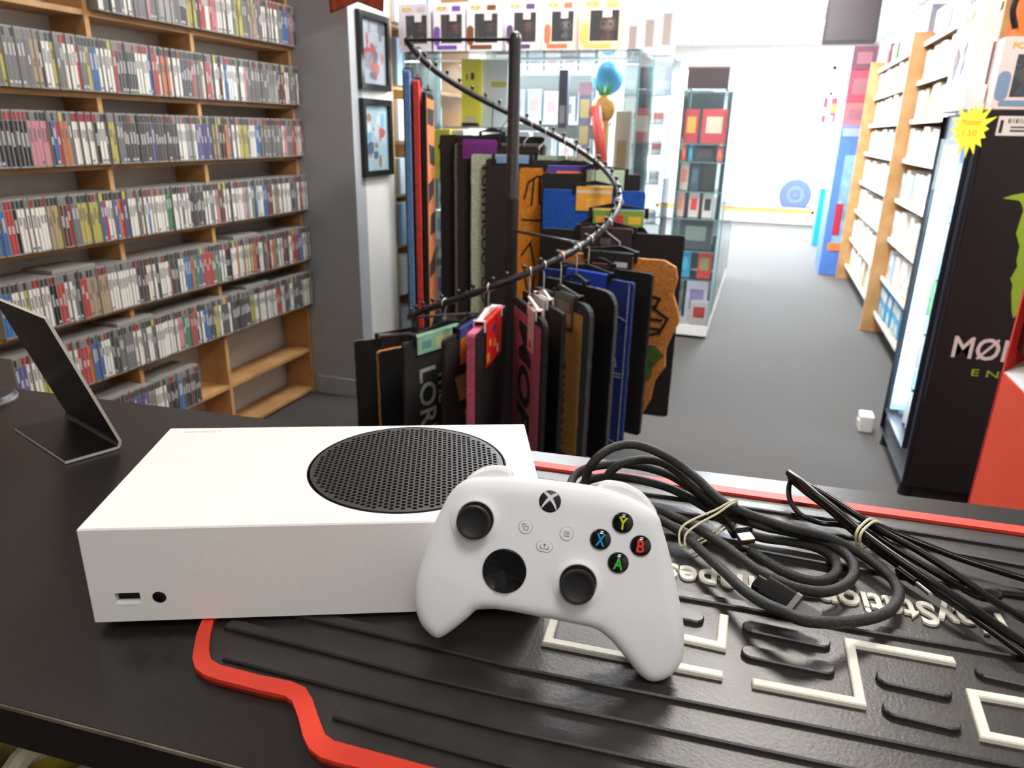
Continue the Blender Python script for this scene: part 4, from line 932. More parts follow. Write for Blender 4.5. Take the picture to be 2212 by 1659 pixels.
rd = [(0.20*math.cos(2*PI*i/48), -0.20+0.20*math.sin(2*PI*i/48)) for i in range(48)]
doormat(R_(22), 'round straw doormat with a black ring right of the post', 0.40, 0.40, 0.095, 16, 1, ('straw', (176, 148, 104), (140, 112, 74)), outline=rd, border=(0.030, ('black', (26, 24, 24))), seed=11, card=(0.20, 0.05, (120, 150, 70), [(-.45, .2, -.2, .8, (214, 150, 60)), (.2, .2, .45, .8, (214, 180, 70)), (-.1, .1, .1, .9, (190, 60, 60))], 0.03), hook='black', shift=-0.02)
doormat(R_(8), 'large black backed doormat, rightmost on the rack beside the aisle', 0.56, 0.74, 0.112, 4, -1, ('black', (26, 25, 26)), seed=12, hook='steel', card=(0.20, 0.16, (58, 46, 52), [(-.1, .7, .1, .85, (110, 100, 104)), (.2, .1, .26, .16, (190, 186, 186))], 0.02), shift=-0.02)
# lower turn, along the front
vine = [(-0.24, 0), (0.17, 0), (0.215, -0.02), (0.225, -0.06), (0.215, -0.12), (0.235, -0.17), (0.245, -0.22), (0.225, -0.27), (0.205, -0.33), (0.21, -0.40), (0.175, -0.46), (0.165, -0.54), (0.13, -0.62), (-0.2, -0.64), (-0.23, -0.3)]
doormat(R_(-13), 'shaped coir doormat with black vine outlines and a green leaf', 0.44, 0.64, 0.115, -6, 1, TAN, outline=vine, seed=13, thick=0.020, shift=0.05,
        deco=many(lines([[(.20, .08), (.28, .13), (.22, .2), (.38, .22), (.34, .28), (.46, .33), (.40, .42), (.26, .45), (.14, .52)], [(.12, .14), (.28, .17)], [(-.0, .34), (.42, .345)], [(-.0, .39), (.40, .40)], [(.0, .27), (.36, .27)], [(.30, .72), (.24, .80), (.32, .88)], [(.12, .55), (.20, .9)]], 0.011, (34, 26, 16)),
                  marks([[(.14, .55), (.24, .49), (.38, .50), (.46, .55), (.38, .62), (.24, .60)], [(.28, .60), (.38, .61), (.36, .70), (.30, .74), (.25, .70)]], (70, 104, 44), 'leaf')), card=(0.17, 0.12, (46, 46, 46), [(-.4, .72, -.05, .86, (214, 120, 120)), (-.35, .35, .30, .62, (90, 180, 60)), (.1, .68, .4, .84, (214, 210, 214)), (-.1, .1, .4, .3, (90, 180, 60))], -0.03), hook='steel')
doormat(R_(-21), 'plain black backed doormat between the blueprint and coir vine ones', 0.42, 0.62, 0.125, -15, -1, seed=14, hook='black', thick=0.018, shift=0.01)
doormat(R_(-29), 'navy blue doormat with white blueprint lines and a blue card', 0.40, 0.64, 0.125, -23, 1, ('navy', (34, 62, 140), (24, 46, 110)), seed=15,
        deco=lines([[(.46, .01), (.46, .99)], [(.0, .12), (.46, .22)], [(.1, .34), (.2, .32), (.24, .36), (.2, .41), (.1, .40)], [(.26, .45), (.36, .44), (.38, .49), (.28, .50), (.26, .45)], [(.05, .55), (.44, .55)], [(.05, .53), (.44, .53)], [(.0, .9), (.46, .96)]], 0.004, (196, 204, 220)), card=(0.18, 0.09, (40, 76, 190), [(-.1, .3, .4, .5, (120, 150, 220))], 0.0), hook='steel')
doormat(R_(-37), 'black backed doormat with rounded grey rim beside the navy one', 0.40, 0.64, 0.125, -31, -1, ('greyrim', (74, 76, 80)), rad=0.06, seed=16, hook='steel', thick=0.020)
doormat(R_(-46), 'tan coir doormat with thick dark border and red downward lettering', 0.40, 0.62, 0.135, -42, 1, ('tan', (222, 164, 88), (196, 134, 62)), rad=0.05, border=(0.040, ('bluegrey', (62, 64, 68))), seed=17, deco=tx('CALIFORNIA', 0.06, (150, 50, 30), (0.10, 0.66), -90, fit=(0.38, 0.07)), card=(0.12, 0.11, (72, 66, 58), [(-.4, .1, .4, .55, (196, 120, 60)), (-.3, .6, .3, .9, (110, 100, 84))], 0.05), hook='steel', thick=0.022)
doormat(R_(-55), 'black doormat under the plain white hanger card', 0.38, 0.62, 0.125, -52, -1, seed=18, hook='white', thick=0.016, card=(0.10, 0.085, (206, 198, 190), [], 0.0))
doormat(R_(-62), 'dusky pink doormat with bold black lettering and a black border', 0.44, 0.62, 0.125, -58, 1, ('pink', (188, 92, 112)), rad=0.04, border=(0.032, ('black', (26, 24, 24))), seed=19, deco=many(tx('MOP', 0.12, (26, 22, 24), (-0.02, 0.45), -90, fit=(0.42, 0.18), bold=0.004)), card=(0.08, 0.14, (222, 176, 176), [(-.3, .08, .2, .28, (196, 60, 90))], 0.08), hook='white', thick=0.018)
doormat(R_(-82), 'black backed doormat with rose pink edge under a red card', 0.44, 0.56, 0.11, -84, -1, ('rose', (214, 104, 130)), seed=20, thick=0.034, hook='white', card=(0.22, 0.15, (206, 40, 30), [(-.1, .7, .1, .86, (40, 50, 130)), (-.45, .1, -.3, .3, (230, 160, 60)), (.0, .3, .12, .5, (230, 150, 60)), (.2, .1, .3, .3, (236, 200, 180)), (-.3, .45, -.2, .6, (236, 170, 70))], 0.0))
doormat(R_(-93), 'dark coir doormat with tan blotches under a blue and orange card', 0.40, 0.56, 0.115, -92, 1, ('blotched', (38, 30, 26)), seed=21, deco=marks([[(-.2, .02), (.2, .02), (.26, .12), (.1, .2), (-.2, .16)], [(-.3, .28), (.1, .3), (.2, .5), (-.2, .46)], [(-.1, .55), (.3, .52), (.34, .8), (.0, .86)]], (190, 130, 66)), card=(0.17, 0.12, (70, 84, 150), [(-.5, 0, 0, .8, (214, 120, 40)), (.1, .2, .4, .7, (110, 90, 90)), (.2, .75, .4, .95, (190, 196, 210))], 0.0), hook='black')
doormat(R_(-106), 'dark grey doormat with pale serif lettering reading downwards', 0.44, 0.56, 0.105, -108, 1, ('darkgrey', (44, 44, 44)), seed=22, deco=many(tx('LORD', 0.11, (190, 188, 186), (-0.24, 0.48), -90, fit=(0.31, 0.085), bold=0.001), tx('THE', 0.05, (190, 188, 186), (-0.06, 0.36), -90, fit=(0.13, 0.04), bold=0.001)), card=(0.24, 0.055, (150, 196, 168), [(-.1, .2, .5, .9, (196, 206, 140)), (-.4, .3, -.2, .8, (110, 160, 150))], -0.04), hook='steel')
doormat(R_(-121), 'black backed doormat with a thin tan coir edge in front', 0.42, 0.54, 0.125, -121, -1, TAN, seed=23, thick=0.018, hook='black')
doormat(R_(-137), 'black backed doormat with pale top edge, leftmost at the front', 0.46, 0.52, 0.085, -142, -1, ('beige', (176, 152, 120)), seed=24, thick=0.013, hook='black', card=(0.14, 0.07, (44, 36, 40), [(-.4, .3, .4, .5, (150, 36, 46)), (-.4, .05, -.1, .2, (150, 150, 150))], 0.06))

# ================================================================== shelving along the right of the aisle
XF = 1.19
rs = thing('aisle_shelving', 'pine shelving along the right side of the aisle packed with white boxed games', 'shelving', (XF+0.2, 5.7, 0))
RU = [3.47, 5.69, 7.95]
m_strip = mt('label_strip', (236, 234, 232), 0.4)
RSH = [0.16, 0.43, 0.71, 0.985, 1.255, 1.51, 1.755, 2.0]
for y in RU: MB().box(XF, y-0.014, 0, XF+0.36, y+0.014, 2.07).build('upright', m_wood, rs, bevel=0.002)
MB().box(XF+0.352, RU[0]+0.014, 0.05, XF+0.36, RU[2]-0.014, 2.07).build('back_panel', m_wood, rs)
for b in range(2):
    for z in RSH:
        s = MB().box(XF+0.075, RU[b]+0.014, z-0.018, XF+0.352, RU[b+1]-0.014, z).build('shelf', m_wood, rs)
        MB().box(XF+0.070, RU[b]+0.016, z-0.026, XF+0.075, RU[b+1]-0.016, z+0.004).build('label_strip', m_strip, s)
BOXC = [('white', (238, 236, 232)), ('cream', (226, 216, 196)), ('pale grey', (206, 206, 210)), ('pale blue', (176, 198, 220)), ('white', (240, 240, 240)), ('beige', (214, 198, 170))]
def gbox(w, d, h, rgb, nm, style):
    """a boxed game: rounded card sleeve with printed panels on the front"""
    key = ('gb', nm, style)
    if key in CASE: return CASE[key]
    g = MB(); P = rrect(-w/2, 0, w/2, h, 0.006, 3)
    g.prism(P, 0, d, 0, frame(Vector((0, 0, 0)), Vector((0, -1, 0)), Vector((0, 0, 1)), Vector((1, 0, 0))) @ Matrix.Identity(4)) if False else g.box(0, -w/2, 0, d, w/2, h, 0)
    r = random.Random(style)
    g.add([(-0.0004, -w*0.42, h*0.62), (-0.0004, w*0.42, h*0.62), (-0.0004, w*0.42, h*0.92), (-0.0004, -w*0.42, h*0.92)], [(0, 3, 2, 1)], 1)
    g.add([(-0.0004, -w*0.30, h*0.12), (-0.0004, w*(0.1+0.2*r.random()), h*0.12), (-0.0004, w*0.30, h*0.40), (-0.0004, -w*0.30, h*0.40)], [(0, 3, 2, 1)], 2)
    me = bpy.data.meshes.new('boxed_game'); me.from_pydata(g.v, [], g.f)
    for m in (mt('box_'+nm.replace(' ', '_'), rgb, 0.35), mt('box_panel_%d' % (style % 3), [(228, 226, 224), (214, 206, 200), (222, 212, 206)][style % 3], 0.4), mt('box_print_%d' % (style % 4), [(200, 190, 186), (216, 170, 160), (186, 194, 208), (206, 200, 180)][style % 4], 0.4)): me.materials.append(m)
    me.polygons.foreach_set('material_index', g.m); me.update(); CASE[key] = me
    return me
SHN = ['bottom', 'seventh', 'sixth', 'fifth', 'fourth', 'third', 'second', 'top']
rb = random.Random(21)
for b in range(2):
    for si, z in enumerate(RSH[:7] if True else RSH):
        y = RU[b+1]-0.03; n = 0
        while y > RU[b]+0.22:
            st = rb.randrange(6); w = [0.11, 0.14, 0.17, 0.09, 0.15, 0.13][st]; nm, rgb = BOXC[st]
            if b == 0 and si == 0: st, w, nm, rgb = 7, 0.17, 'sky blue', (60, 160, 206)
            h = [0.19, 0.20, 0.185, 0.175, 0.205, 0.19, 0.19, 0.20][st]
            if rb.random() < 0.12 and n: y -= 0.10
            o = bpy.data.objects.new('boxed_game', gbox(w, 0.23, h, rgb, nm, st)); COL.objects.link(o); o.location = (XF+0.088+rb.uniform(-.006, .02), y-w/2, z+0.0006)
            n += 1
            tag(o, '%s boxed game, %s from the far upright, %s shelf, %s aisle unit' % (nm, nth(n), SHN[si], ['nearer', 'farther'][b]), 'boxed game', 'boxed games on the aisle shelving')
            y -= w+0.004
# things standing along the top of the shelving
tops = [(7.7, 0.10, 0.20, (120, 60, 70), 'dark pink'), (7.3, 0.14, 0.16, (90, 110, 70), 'olive'), (6.9, 0.08, 0.24, (214, 214, 224), 'pale lilac'), (6.55, 0.10, 0.26, (180, 180, 190), 'silver grey'), (6.2, 0.12, 0.22, (232, 232, 236), 'white'),
        (5.95, 0.1, 0.26, (160, 160, 176), 'bluish grey'), (5.47, 0.12, 0.18, (110, 40, 36), 'maroon picture'), (5.22, 0.1, 0.2, (206, 70, 50), 'red'), (4.95, 0.12, 0.24, (200, 200, 206), 'light grey'), (4.6, 0.14, 0.26, (232, 232, 232), 'chalk white'), (4.25, 0.2, 0.2, (206, 206, 214), 'pearl grey')]
for y, w, h, rgb, nm in tops:
    t = thing('display_box', '%s box standing on the top shelf of the aisle shelving' % nm, 'box', (XF+0.2, y, 2.0), 0, 'boxes along the top of the aisle shelving')
    MB().box(XF+0.10, y-w, 2.0006, XF+0.28, y+w, 2.0+h).build('carton', mt('top_%s' % nm, rgb, 0.4, noise=0.3, scale=12), t, bevel=0.003)
    MB().box(XF+0.0985, y-w*0.7, 2.0+h*0.15, XF+0.10, y+w*0.7, 2.0+h*0.75).build('printed_panel', mt('top_p_%s' % nm, tuple(min(255, int(v*0.6+70)) for v in rgb), 0.35, noise=0.5, scale=25), t)

# ---------------------------------------------------------------- drinks cooler
KX, KY0, KY1, KZ = 1.035, 2.75, 3.40, 1.488
ck = thing('drinks_cooler', 'black drinks cooler with a lit glass door facing the aisle', 'cooler', (KX+0.28, 3.07, 0))
m_ck = mt('cooler_black', (26, 19, 23), 0.42, noise=0.08, scale=20); m_ckf = mt('cooler_frame', (20, 22, 36), 0.35)
g = MB(); t_ = 0.04; KD = 0.56
g.box(KX+0.0165, KY0, 0.06, KX+KD, KY0+t_, KZ); g.box(KX+0.0165, KY1-t_, 0.06, KX+KD, KY1, KZ); g.box(KX+KD-t_, KY0+t_, 0.06, KX+KD, KY1-t_, KZ)
g.box(KX+0.0165, KY0+t_, KZ-0.10, KX+KD-t_, KY1-t_, KZ); g.box(KX+0.0165, KY0+t_, 0.06, KX+KD-t_, KY1-t_, 0.16)
g.build('cabinet', m_ck, ck, bevel=0.004)
g = MB(); g.box(KX+0.06, KY0+t_, 0.16, KX+KD-t_-0.01, KY0+t_+0.01, KZ-0.1); g.box(KX+0.06, KY1-t_-0.01, 0.16, KX+KD-t_-0.01, KY1-t_, KZ-0.1); g.box(KX+KD-t_-0.02, KY0+t_+.01, 0.16, KX+KD-t_-0.005, KY1-t_-.01, KZ-0.1)
g.build('liner', mt('liner_white', (176, 200, 232), 0.35), ck)
dr = band([(KY0+0.005, 0.07), (KY1-0.005, 0.07), (KY1-0.005, KZ-0.01), (KY0+0.005, KZ-0.01)], [(KY0+0.13, 0.17), (KY1-0.018, 0.17), (KY1-0.018, KZ-0.10), (KY0+0.13, KZ-0.10)], 0.0, 0.014)
dr.v = [(KX+v[2], v[0], v[1]) for v in dr.v]; dr.f = [f_[::-1] for f_ in dr.f]
door = dr.build('door', m_ckf, ck)
MB().box(KX+0.005, KY0+0.128, 0.168, KX+0.011, KY1-0.016, KZ-0.098).build('pane', glass('cooler_glass', (200, 225, 240), 0.03, refl=0.05), door)
m_led = mt('led_strip', (232, 244, 255), 0.4, emit=20.0)
MB().box(KX+0.045, KY0+0.052, 0.18, KX+0.06, KY0+0.064, KZ-0.12).build('light_strip', m_led, ck, label='glowing white light strip')
ls_ = MB().box(KX+0.018, KY1-0.056, 0.18, KX+0.085, KY1-0.052, KZ-0.12).build('light_strip', mt('led_backing', (150, 190, 240), 0.4, emit=1.2), ck, label='glowing blue white light strip')
for i in range(26): MB().ball((KX+0.052, KY1-0.064, 0.24+i*0.041), 0.026, 0, 12, 6, 0.55).build('lamp', m_led, ls_, True)
L_ = area('cooler_light', (KX+0.11, KY0+0.075, 0.8), (0.06, 1.15), 10, (0.85, 0.95, 1.0), (-PI/2, 0, 0))
for zz in (0.42, 0.66, 0.90, 1.14): MB().box(KX+0.07, KY0+0.055, zz-0.006, KX+KD-0.07, KY1-0.055, zz).build('wire_shelf', mt('shelf_wire', (220, 226, 232), 0.35), ck)
for x, y in ((KX+0.03, KY0+0.06), (KX+0.03, KY1-0.06), (KX+KD-0.05, KY0+0.06), (KX+KD-0.05, KY1-0.06)):
    MB().cyl((x, y, 0), (x, y, 0.075), 0.028, 16, 0, 0.02).build('foot', BLACK, ck)
FN = frame(Vector((0, KY0, 0)), Vector((1, 0, 0)), Vector((0, 0, 1)), Vector((0, -1, 0)))
m_g1 = mt('claw_green', (150, 180, 50), 0.45); m_tw = mt('brand_white', (226, 206, 206), 0.5)
claw = [(1.1525,1.1982),(1.1814,1.2113),(1.2132,1.2198),(1.2469,1.2181),(1.2657,1.2082),(1.2758,1.1356),(1.2846,1.0495),(1.2963,0.9817),(1.2958,0.942),(1.292,0.8812),(1.2882,0.8092),(1.2749,0.7793),(1.2637,0.8068),(1.2483,0.8723),(1.2466,0.9002),(1.2347,0.9209),(1.2467,0.9656),(1.2398,0.9874),(1.2385,1.0367),(1.218,1.0817),(1.2227,1.1613),(1.2117,1.1844),(1.2022,1.1934)]
emb = None
for i, (dx, sc_) in enumerate(((0, 1.0), (0.085, 0.92), (0.165, 1.02))):
    P = [(claw[0][0]+(x-claw[0][0])*sc_+dx, 1.21+(z-1.21)*sc_) for x, z in claw]
    MB(FN).prism(P, 0.0, 0.0015+0.0002*i).build('claw_emblem', m_g1, ck, label='green claw mark emblem')
text('M\u00d8NSTER', 0.1, 0.002, FN @ Matrix.Translation((1.335, 0.655, 0.001)), m_tw, 'lettering', ck, fit=(0.46, 0.085), bold=0.001)
text('ENERGY', 0.05, 0.002, FN @ Matrix.Translation((1.345, 0.562, 0.001)), m_g1, 'lettering', ck, fit=(0.32, 0.026), space=1.6)
g = MB(FN); g.box(1.085, 1.405, 0, 1.23, 1.468, 0.001, 0); g.box(1.092, 1.413, 0.001, 1.102, 1.455, 0.0014, 1)
for i in range(14): g.box(1.115+i*0.0075, 1.445, 0.001, 1.115+i*0.0075+0.0025+0.002*(i % 3 == 0), 1.460, 0.0014, 1)
g.box(1.125, 1.418, 0.001, 1.20, 1.424, 0.0014, 1); g.box(1.125, 1.430, 0.001, 1.18, 1.435, 0.0014, 1)
g.build('rating_label', [mt('label_white', (222, 214, 214), 0.4), mt('label_ink', (40, 36, 40), 0.5)], ck, label='white printed label with bars')
# star price sticker near the front edge of the door
SP = Vector((0.973,2.5833,1.422))
FS = frame(SP, Vector((0.55, -0.83, 0.0)).normalized(), Vector((0, 0, 1)), Vector((-0.83, -0.55, 0)).normalized())
st = thing('price_star', 'bright yellow star shaped price sign on the cooler door corner', 'sign', (SP.x, SP.y, SP.z-0.09))
rr = random.Random(5); P = []
for i in range(32):
    a = 2*PI*i/32; r_ = 0.052 if i % 2 else 0.068+0.030*((i*7) % 5)/4; P.append((r_*math.cos(a), r_*math.sin(a)))
MB(FS).prism(P, 0, 0.003).build('card', mt('star_yellow', (238, 240, 60), 0.5), st)
MB().tube(cr([tuple(FS @ Vector((0.0, 0.05, -0.0016))), tuple(FS @ Vector((0.0, 0.09, -0.0016))), (KX-0.005, SP.y+0.02, 1.489), (KX+0.05, SP.y+0.03, 1.4895)], 5), 0.0014, 6).build('wire_tab', mt('tape_clear', (220, 220, 214), 0.3), st)
text('Monster', 0.03, 0.0006, FS @ Matrix.Translation((0, 0.022, 0.0033)), mt('star_ink', (200, 120, 40), 0.5), 'lettering', st, fit=(0.075, 0.02))
text('1.50', 0.03, 0.0006, FS @ Matrix.Translation((0, -0.012, 0.0033)), mt('star_ink', (200, 120, 40), 0.5), 'lettering', st, fit=(0.055, 0.018))
# cans inside, by the door
n = 0
for zz in (0.16, 0.42, 0.66, 0.90, 1.14):
    for k in range(5):
        y = KY0+0.165+k*0.075; n += 1
        grn = zz == 0.66
        lvl = {0.16: 'bottom', 0.42: 'fourth', 0.66: 'third', 0.90: 'second', 1.14: 'top'}[zz]
        c = thing('drinks_can', '%s drinks can, %s from the near side on the %s cooler shelf' % ('green and white' if grn else 'white', nth(k+1), lvl), 'can', (KX+0.085, y, zz), 0, 'drinks cans in the cooler')
        MB().lathe([(0.022, 0), (0.033, 0.008), (0.033, 0.145), (0.026, 0.158)], 20, 0, Matrix.Translation((KX+0.085, y, zz+0.0006))).build('body', mt('can_green', (150, 225, 170), 0.25) if grn else mt('can_white', (236, 240, 244), 0.25), c, True)
        MB().lathe([(0.026, 0.158), (0.025, 0.162), (0.022, 0.158)], 20, 0, Matrix.Translation((KX+0.085, y, zz+0.0006))).build('lid', m_steel, c, True)

# ---------------------------------------------------------------- boxes on the cooler
def carton(nm, label, cat, x0, y0, z0, x1, y1, z1, rgb, bev=0.002, group=None):
    t = thing(nm, label, cat, ((x0+x1)/2, (y0+y1)/2, z0), 0, group)
    MB().box(x0, y0, z0, x1, y1, z1).build('carton', mt('carton_%d_%d_%d' % rgb, rgb, 0.4), t, bevel=bev)
    return t
bx = carton('console_box', 'low pale grey and white box under the tall white one on the cooler', 'box', 0.985, 2.84, 1.4886, 1.05, 3.30, 1.572, (226, 226, 230))
FX = lambda x: frame(Vector((x, 0, 0)), Vector((0, -1, 0)), Vector((0, 0, 1)), Vector((-1, 0, 0)))
MB(FX(0.985)).prism([(-3.25, 1.50), (-3.0, 1.50), (-3.0, 1.56), (-3.25, 1.56)], 0, 0.0012).build('printed_panel', mt('panel_grey', (190, 190, 198), 0.4), bx)
MB(FX(0.985)).prism([(-3.10, 1.518), (-3.085, 1.518), (-3.085, 1.545), (-3.10, 1.545)], 0.0012, 0.002).build('mark', mt('mark_dark', (90, 88, 96), 0.4), bx)
sg = carton('console_box', 'tall white console box with dark diamond shapes standing on the cooler', 'box', 0.985, 2.86, 1.5732, 1.045, 3.18, 1.94, (224, 224, 226))
text('SEGA', 0.05, 0.001, FX(0.9845) @ Matrix.Translation((-2.99, 1.875, 0.0)), mt('sega_grey', (66, 64, 74), 0.4), 'lettering', sg, fit=(0.13, 0.05), bold=0.002)
text('MEGA DRIVE', 0.03, 0.001, FX(0.9845) @ Matrix.Translation((-2.99, 1.805, 0.0)), mt('sega_gold', (176, 150, 96), 0.4), 'lettering', sg, fit=(0.16, 0.028))
g = MB(FX(0.985)); g.prism([(-3.13, 1.68), (-3.09, 1.72), (-3.03, 1.68), (-3.06, 1.62), (-3.10, 1.585)], 0, 0.0012, 0); g.prism([(-3.095, 1.69), (-3.075, 1.70), (-3.08, 1.655), (-3.10, 1.65)], 0.0012, 0.0016, 1)
g.prism([(-2.99, 1.70), (-2.95, 1.73), (-2.945, 1.70), (-2.98, 1.665)], 0, 0.0012, 0); g.prism([(-2.99, 1.635), (-2.95, 1.675), (-2.945, 1.64), (-2.98, 1.60)], 0, 0.0012, 0)
g.build('printed_shapes', [mt('shape_slate', (48, 54, 74), 0.4), mt('shape_pink', (214, 96, 96), 0.4)], sg)
m_clear = glass('window_film', (235, 235, 240), 0.06)
def figure_box(label, x0, y0, z0, w, h, d, board, hair, skin, body, trim, group, logo=True, spikes=False, tag_on=False):
    """windowed toy box with a big-headed vinyl figure inside; front faces -y"""
    z0 += 0.0006
    t = thing('figure_box', label, 'toy box', (x0+w/2, y0+d/2, z0), 0, group)
    b = mt('board_%d_%d_%d' % board, board, 0.4); dk = mt('box_inside', (52, 46, 50), 0.6)
    g = MB(); wb, wt, ws = h*0.17, h*0.24, w*0.09; e_ = 0.002
    g.box(x0, y0+d-e_, z0, x0+w, y0+d, z0+h, 1); g.box(x0, y0+e_, z0, x0+e_, y0+d-e_, z0+h, 0); g.box(x0+w-e_, y0+e_, z0, x0+w, y0+d-e_, z0+h, 0); g.box(x0+e_, y0+e_, z0, x0+w-e_, y0+d-e_, z0+e_, 0); g.box(x0+e_, y0+e_, z0+h-e_, x0+w-e_, y0+d-e_, z0+h, 0)
    g.box(x0, y0, z0, x0+w, y0+e_, z0+wb, 0); g.box(x0, y0, z0+h-wt, x0+w, y0+e_, z0+h, 0); g.box(x0, y0, z0+wb, x0+ws*2.6, y0+e_, z0+h-wt, 0); g.box(x0+w-ws, y0, z0+wb, x0+w, y0+e_, z0+h-wt, 0)
    g.build('carton', [b, dk], t)
    MB().box(x0+ws*2.6, y0+0.0005, z0+wb, x0+w-ws, y0+0.0012, z0+h-wt).build('window', m_clear, t)
    cx, cy, hr = x0+w*0.58, y0+d*0.5, w*0.21; zc = z0+wb+h*0.36
    f = MB(); f.ball((cx, cy, zc), hr, 0, 16, 10, 0.92)
    f.lathe([(hr*0.42, 0), (hr*0.50, hr*0.5), (hr*0.34, hr*1.05)], 14, 1, Matrix.Translation((cx, cy, zc-hr*1.85)))
    for s in (-1, 1):
        f.tube([(cx+s*hr*0.25, cy, zc-hr*1.8), (cx+s*hr*0.27, cy, z0+e_+0.001)], [hr*0.2, hr*0.22], 8, 2); f.tube([(cx+s*hr*0.4, cy, zc-hr*0.95), (cx+s*hr*0.75, cy-hr*0.1, zc-hr*1.6)], [hr*0.15, hr*0.12], 8, 1)
        f.ball((cx+s*hr*0.42, cy-hr*0.88, zc-hr*0.05), hr*0.15, 3, 8, 5)
    fg = f.build('figure', [mt('skin_%d_%d_%d' % skin, skin, 0.45), mt('fbody_%d_%d_%d' % body, body, 0.5), mt('legs_dark', (50, 46, 60), 0.5), mt('eye_black', (14, 12, 14), 0.2)], t, True)
    q = MB(); q.lathe([(hr*1.06, -hr*0.05), (hr*1.06, hr*0.25), (hr*0.9, hr*0.65), (hr*0.5, hr*0.98), (0.0002, hr*1.08)], 18, 0, Matrix.Translation((cx, cy+hr*0.18, zc)))
    if spikes:
        for i in range(11):
            a = PI*i/10; q.tube([(cx+hr*0.6*math.cos(a), cy-hr*0.1, zc+hr*0.6*math.sin(a)), (cx+hr*(1.5+0.3*(i % 2))*math.cos(a+0.2), cy-hr*0.25, zc+hr*(1.4+0.3*(i % 2))*math.sin(a+0.2)+hr*0.1)], [hr*0.3, hr*0.03], 6)
    q.build('hair', mt('hair_%d_%d_%d' % hair, hair, 0.5), fg, True)
    F = frame(Vector((0, y0, 0)), Vector((1, 0, 0)), Vector((0, 0, 1)), Vector((0, -1, 0)))
    if logo: text('POP!', h*0.12, 0.0008, F @ Matrix.Translation((x0+w*0.28, z0+h-wt*0.5, 0.0005)), mt('logo_gold', (214, 178, 60), 0.4), 'lettering', t, fit=(w*0.30, h*0.09), bold=0.001)
    tm = mt('trim_%d_%d_%d' % trim, trim, 0.4)
    MB(F).prism(rrect(x0+w*0.60, z0+h-wt*0.72, x0+w*0.86, z0+h-wt*0.30, 0.004), 0, 0.0008).build('name_panel', tm, t)
    MB(F).prism(rrect(x0+w*0.10, z0+wb*0.25, x0+w*0.75, z0+wb*0.75, 0.004), 0, 0.0008).build('title_panel', tm, t)
    MB(F).prism(stadium((x0+ws*1.2, z0+wb*1.2), (x0+ws*1.2, z0+wb*1.8+h*0.14), ws*1.1), 0, 0.0006).build('printed_shape', tm, t)
    if tag_on: MB(F).box(x0+w*0.52, z0+h-wt-0.03, 0, x0+w*0.74, z0+h-wt+0.006, 0.001).build('price_label', mt('label_white', (222, 214, 214), 0.4), t)
    return t
figure_box('pink edged toy box with a spiky teal haired figure on the cooler', 1.055, 2.76, 1.489, 0.20, 0.225, 0.16, (232, 206, 206), (60, 150, 170), (176, 196, 200), (50, 120, 190), (120, 146, 180), None, True, True)
oc = carton('toy_carton', 'orange carton with a black handle on top of the teal figure box', 'box', 1.085, 2.77, 1.7155, 1.30, 2.90, 1.95, (240, 120, 50))
MB().tube(cr([(1.08, 2.775, 1.74), (1.06, 2.772, 1.80), (1.075, 2.772, 1.88), (1.083, 2.775, 1.92)], 5), 0.010, 8).build('handle', BLACK, oc, smooth='all')
wp = thing('wall_plug', 'small white plug block on the carpet beside the cooler', 'plug', (0.985, 3.52, 0))
MB().box(0.955, 3.46, 0, 1.02, 3.56, 0.085).build('block', m_white, wp, bevel=0.006)
MB().box(0.951, 3.49, 0.03, 0.956, 3.53, 0.05).build('switch', mt('switch_grey', (200, 198, 196), 0.4), wp)

# ---------------------------------------------------------------- orange demo kiosk at the right edge
ks = thing('demo_kiosk', 'orange demo kiosk with a black screen, cut off at the right edge', 'kiosk', (1.1, 1.0, 0))
m_or = mt('kiosk_orange', (238, 78, 40), 0.5, noise=0.05, scale=10); m_mg = mt('kiosk_edge', (206, 30, 60), 0.4)
KP = (0.86,1.3813,0.9466); KXX, KYF, KZT = 0.86, KP[1], KP[2]
MB().box(KXX, 0.62, 0, KXX+0.42, KYF-0.004, KZT).build('plinth', m_or, ks, bevel=0.002)
MB().box(KXX-0.001, KYF-0.004, 0, KXX+0.42, KYF, KZT).build('edge_trim', m_mg, ks)
MB().prism([(KXX+0.001, KZT+0.0005), (KXX+0.05, KZT+0.05), (KXX+0.42, KZT+0.05), (KXX+0.42, KZT+0.0005)], 0.62, KYF-0.012, 0, Matrix(((1, 0, 0, 0), (0, 0, 1, 0), (0, 1, 0, 0), (0, 0, 0, 1)))).build('shelf_lip', mt('kiosk_grey', (150, 146, 140), 0.3), ks)
MB().box(KXX+0.012, 0.62, KZT+0.05, KXX+0.06, KYF-0.010, KZT+0.62).build('screen_housing', mt('screen_black', (22, 20, 22), 0.2), ks)
MB().box(KXX+0.010, 0.66, KZT+0.09, KXX+0.012, KYF-0.05, KZT+0.58).build('screen', mt('screen_glass', (34, 30, 34), 0.08), ks)
MB().box(KXX, KYF-0.010, KZT+0.0008, KXX+0.07, KYF, KZT+0.63).build('edge_trim', mt('kiosk_red', (230, 50, 36), 0.4), ks)

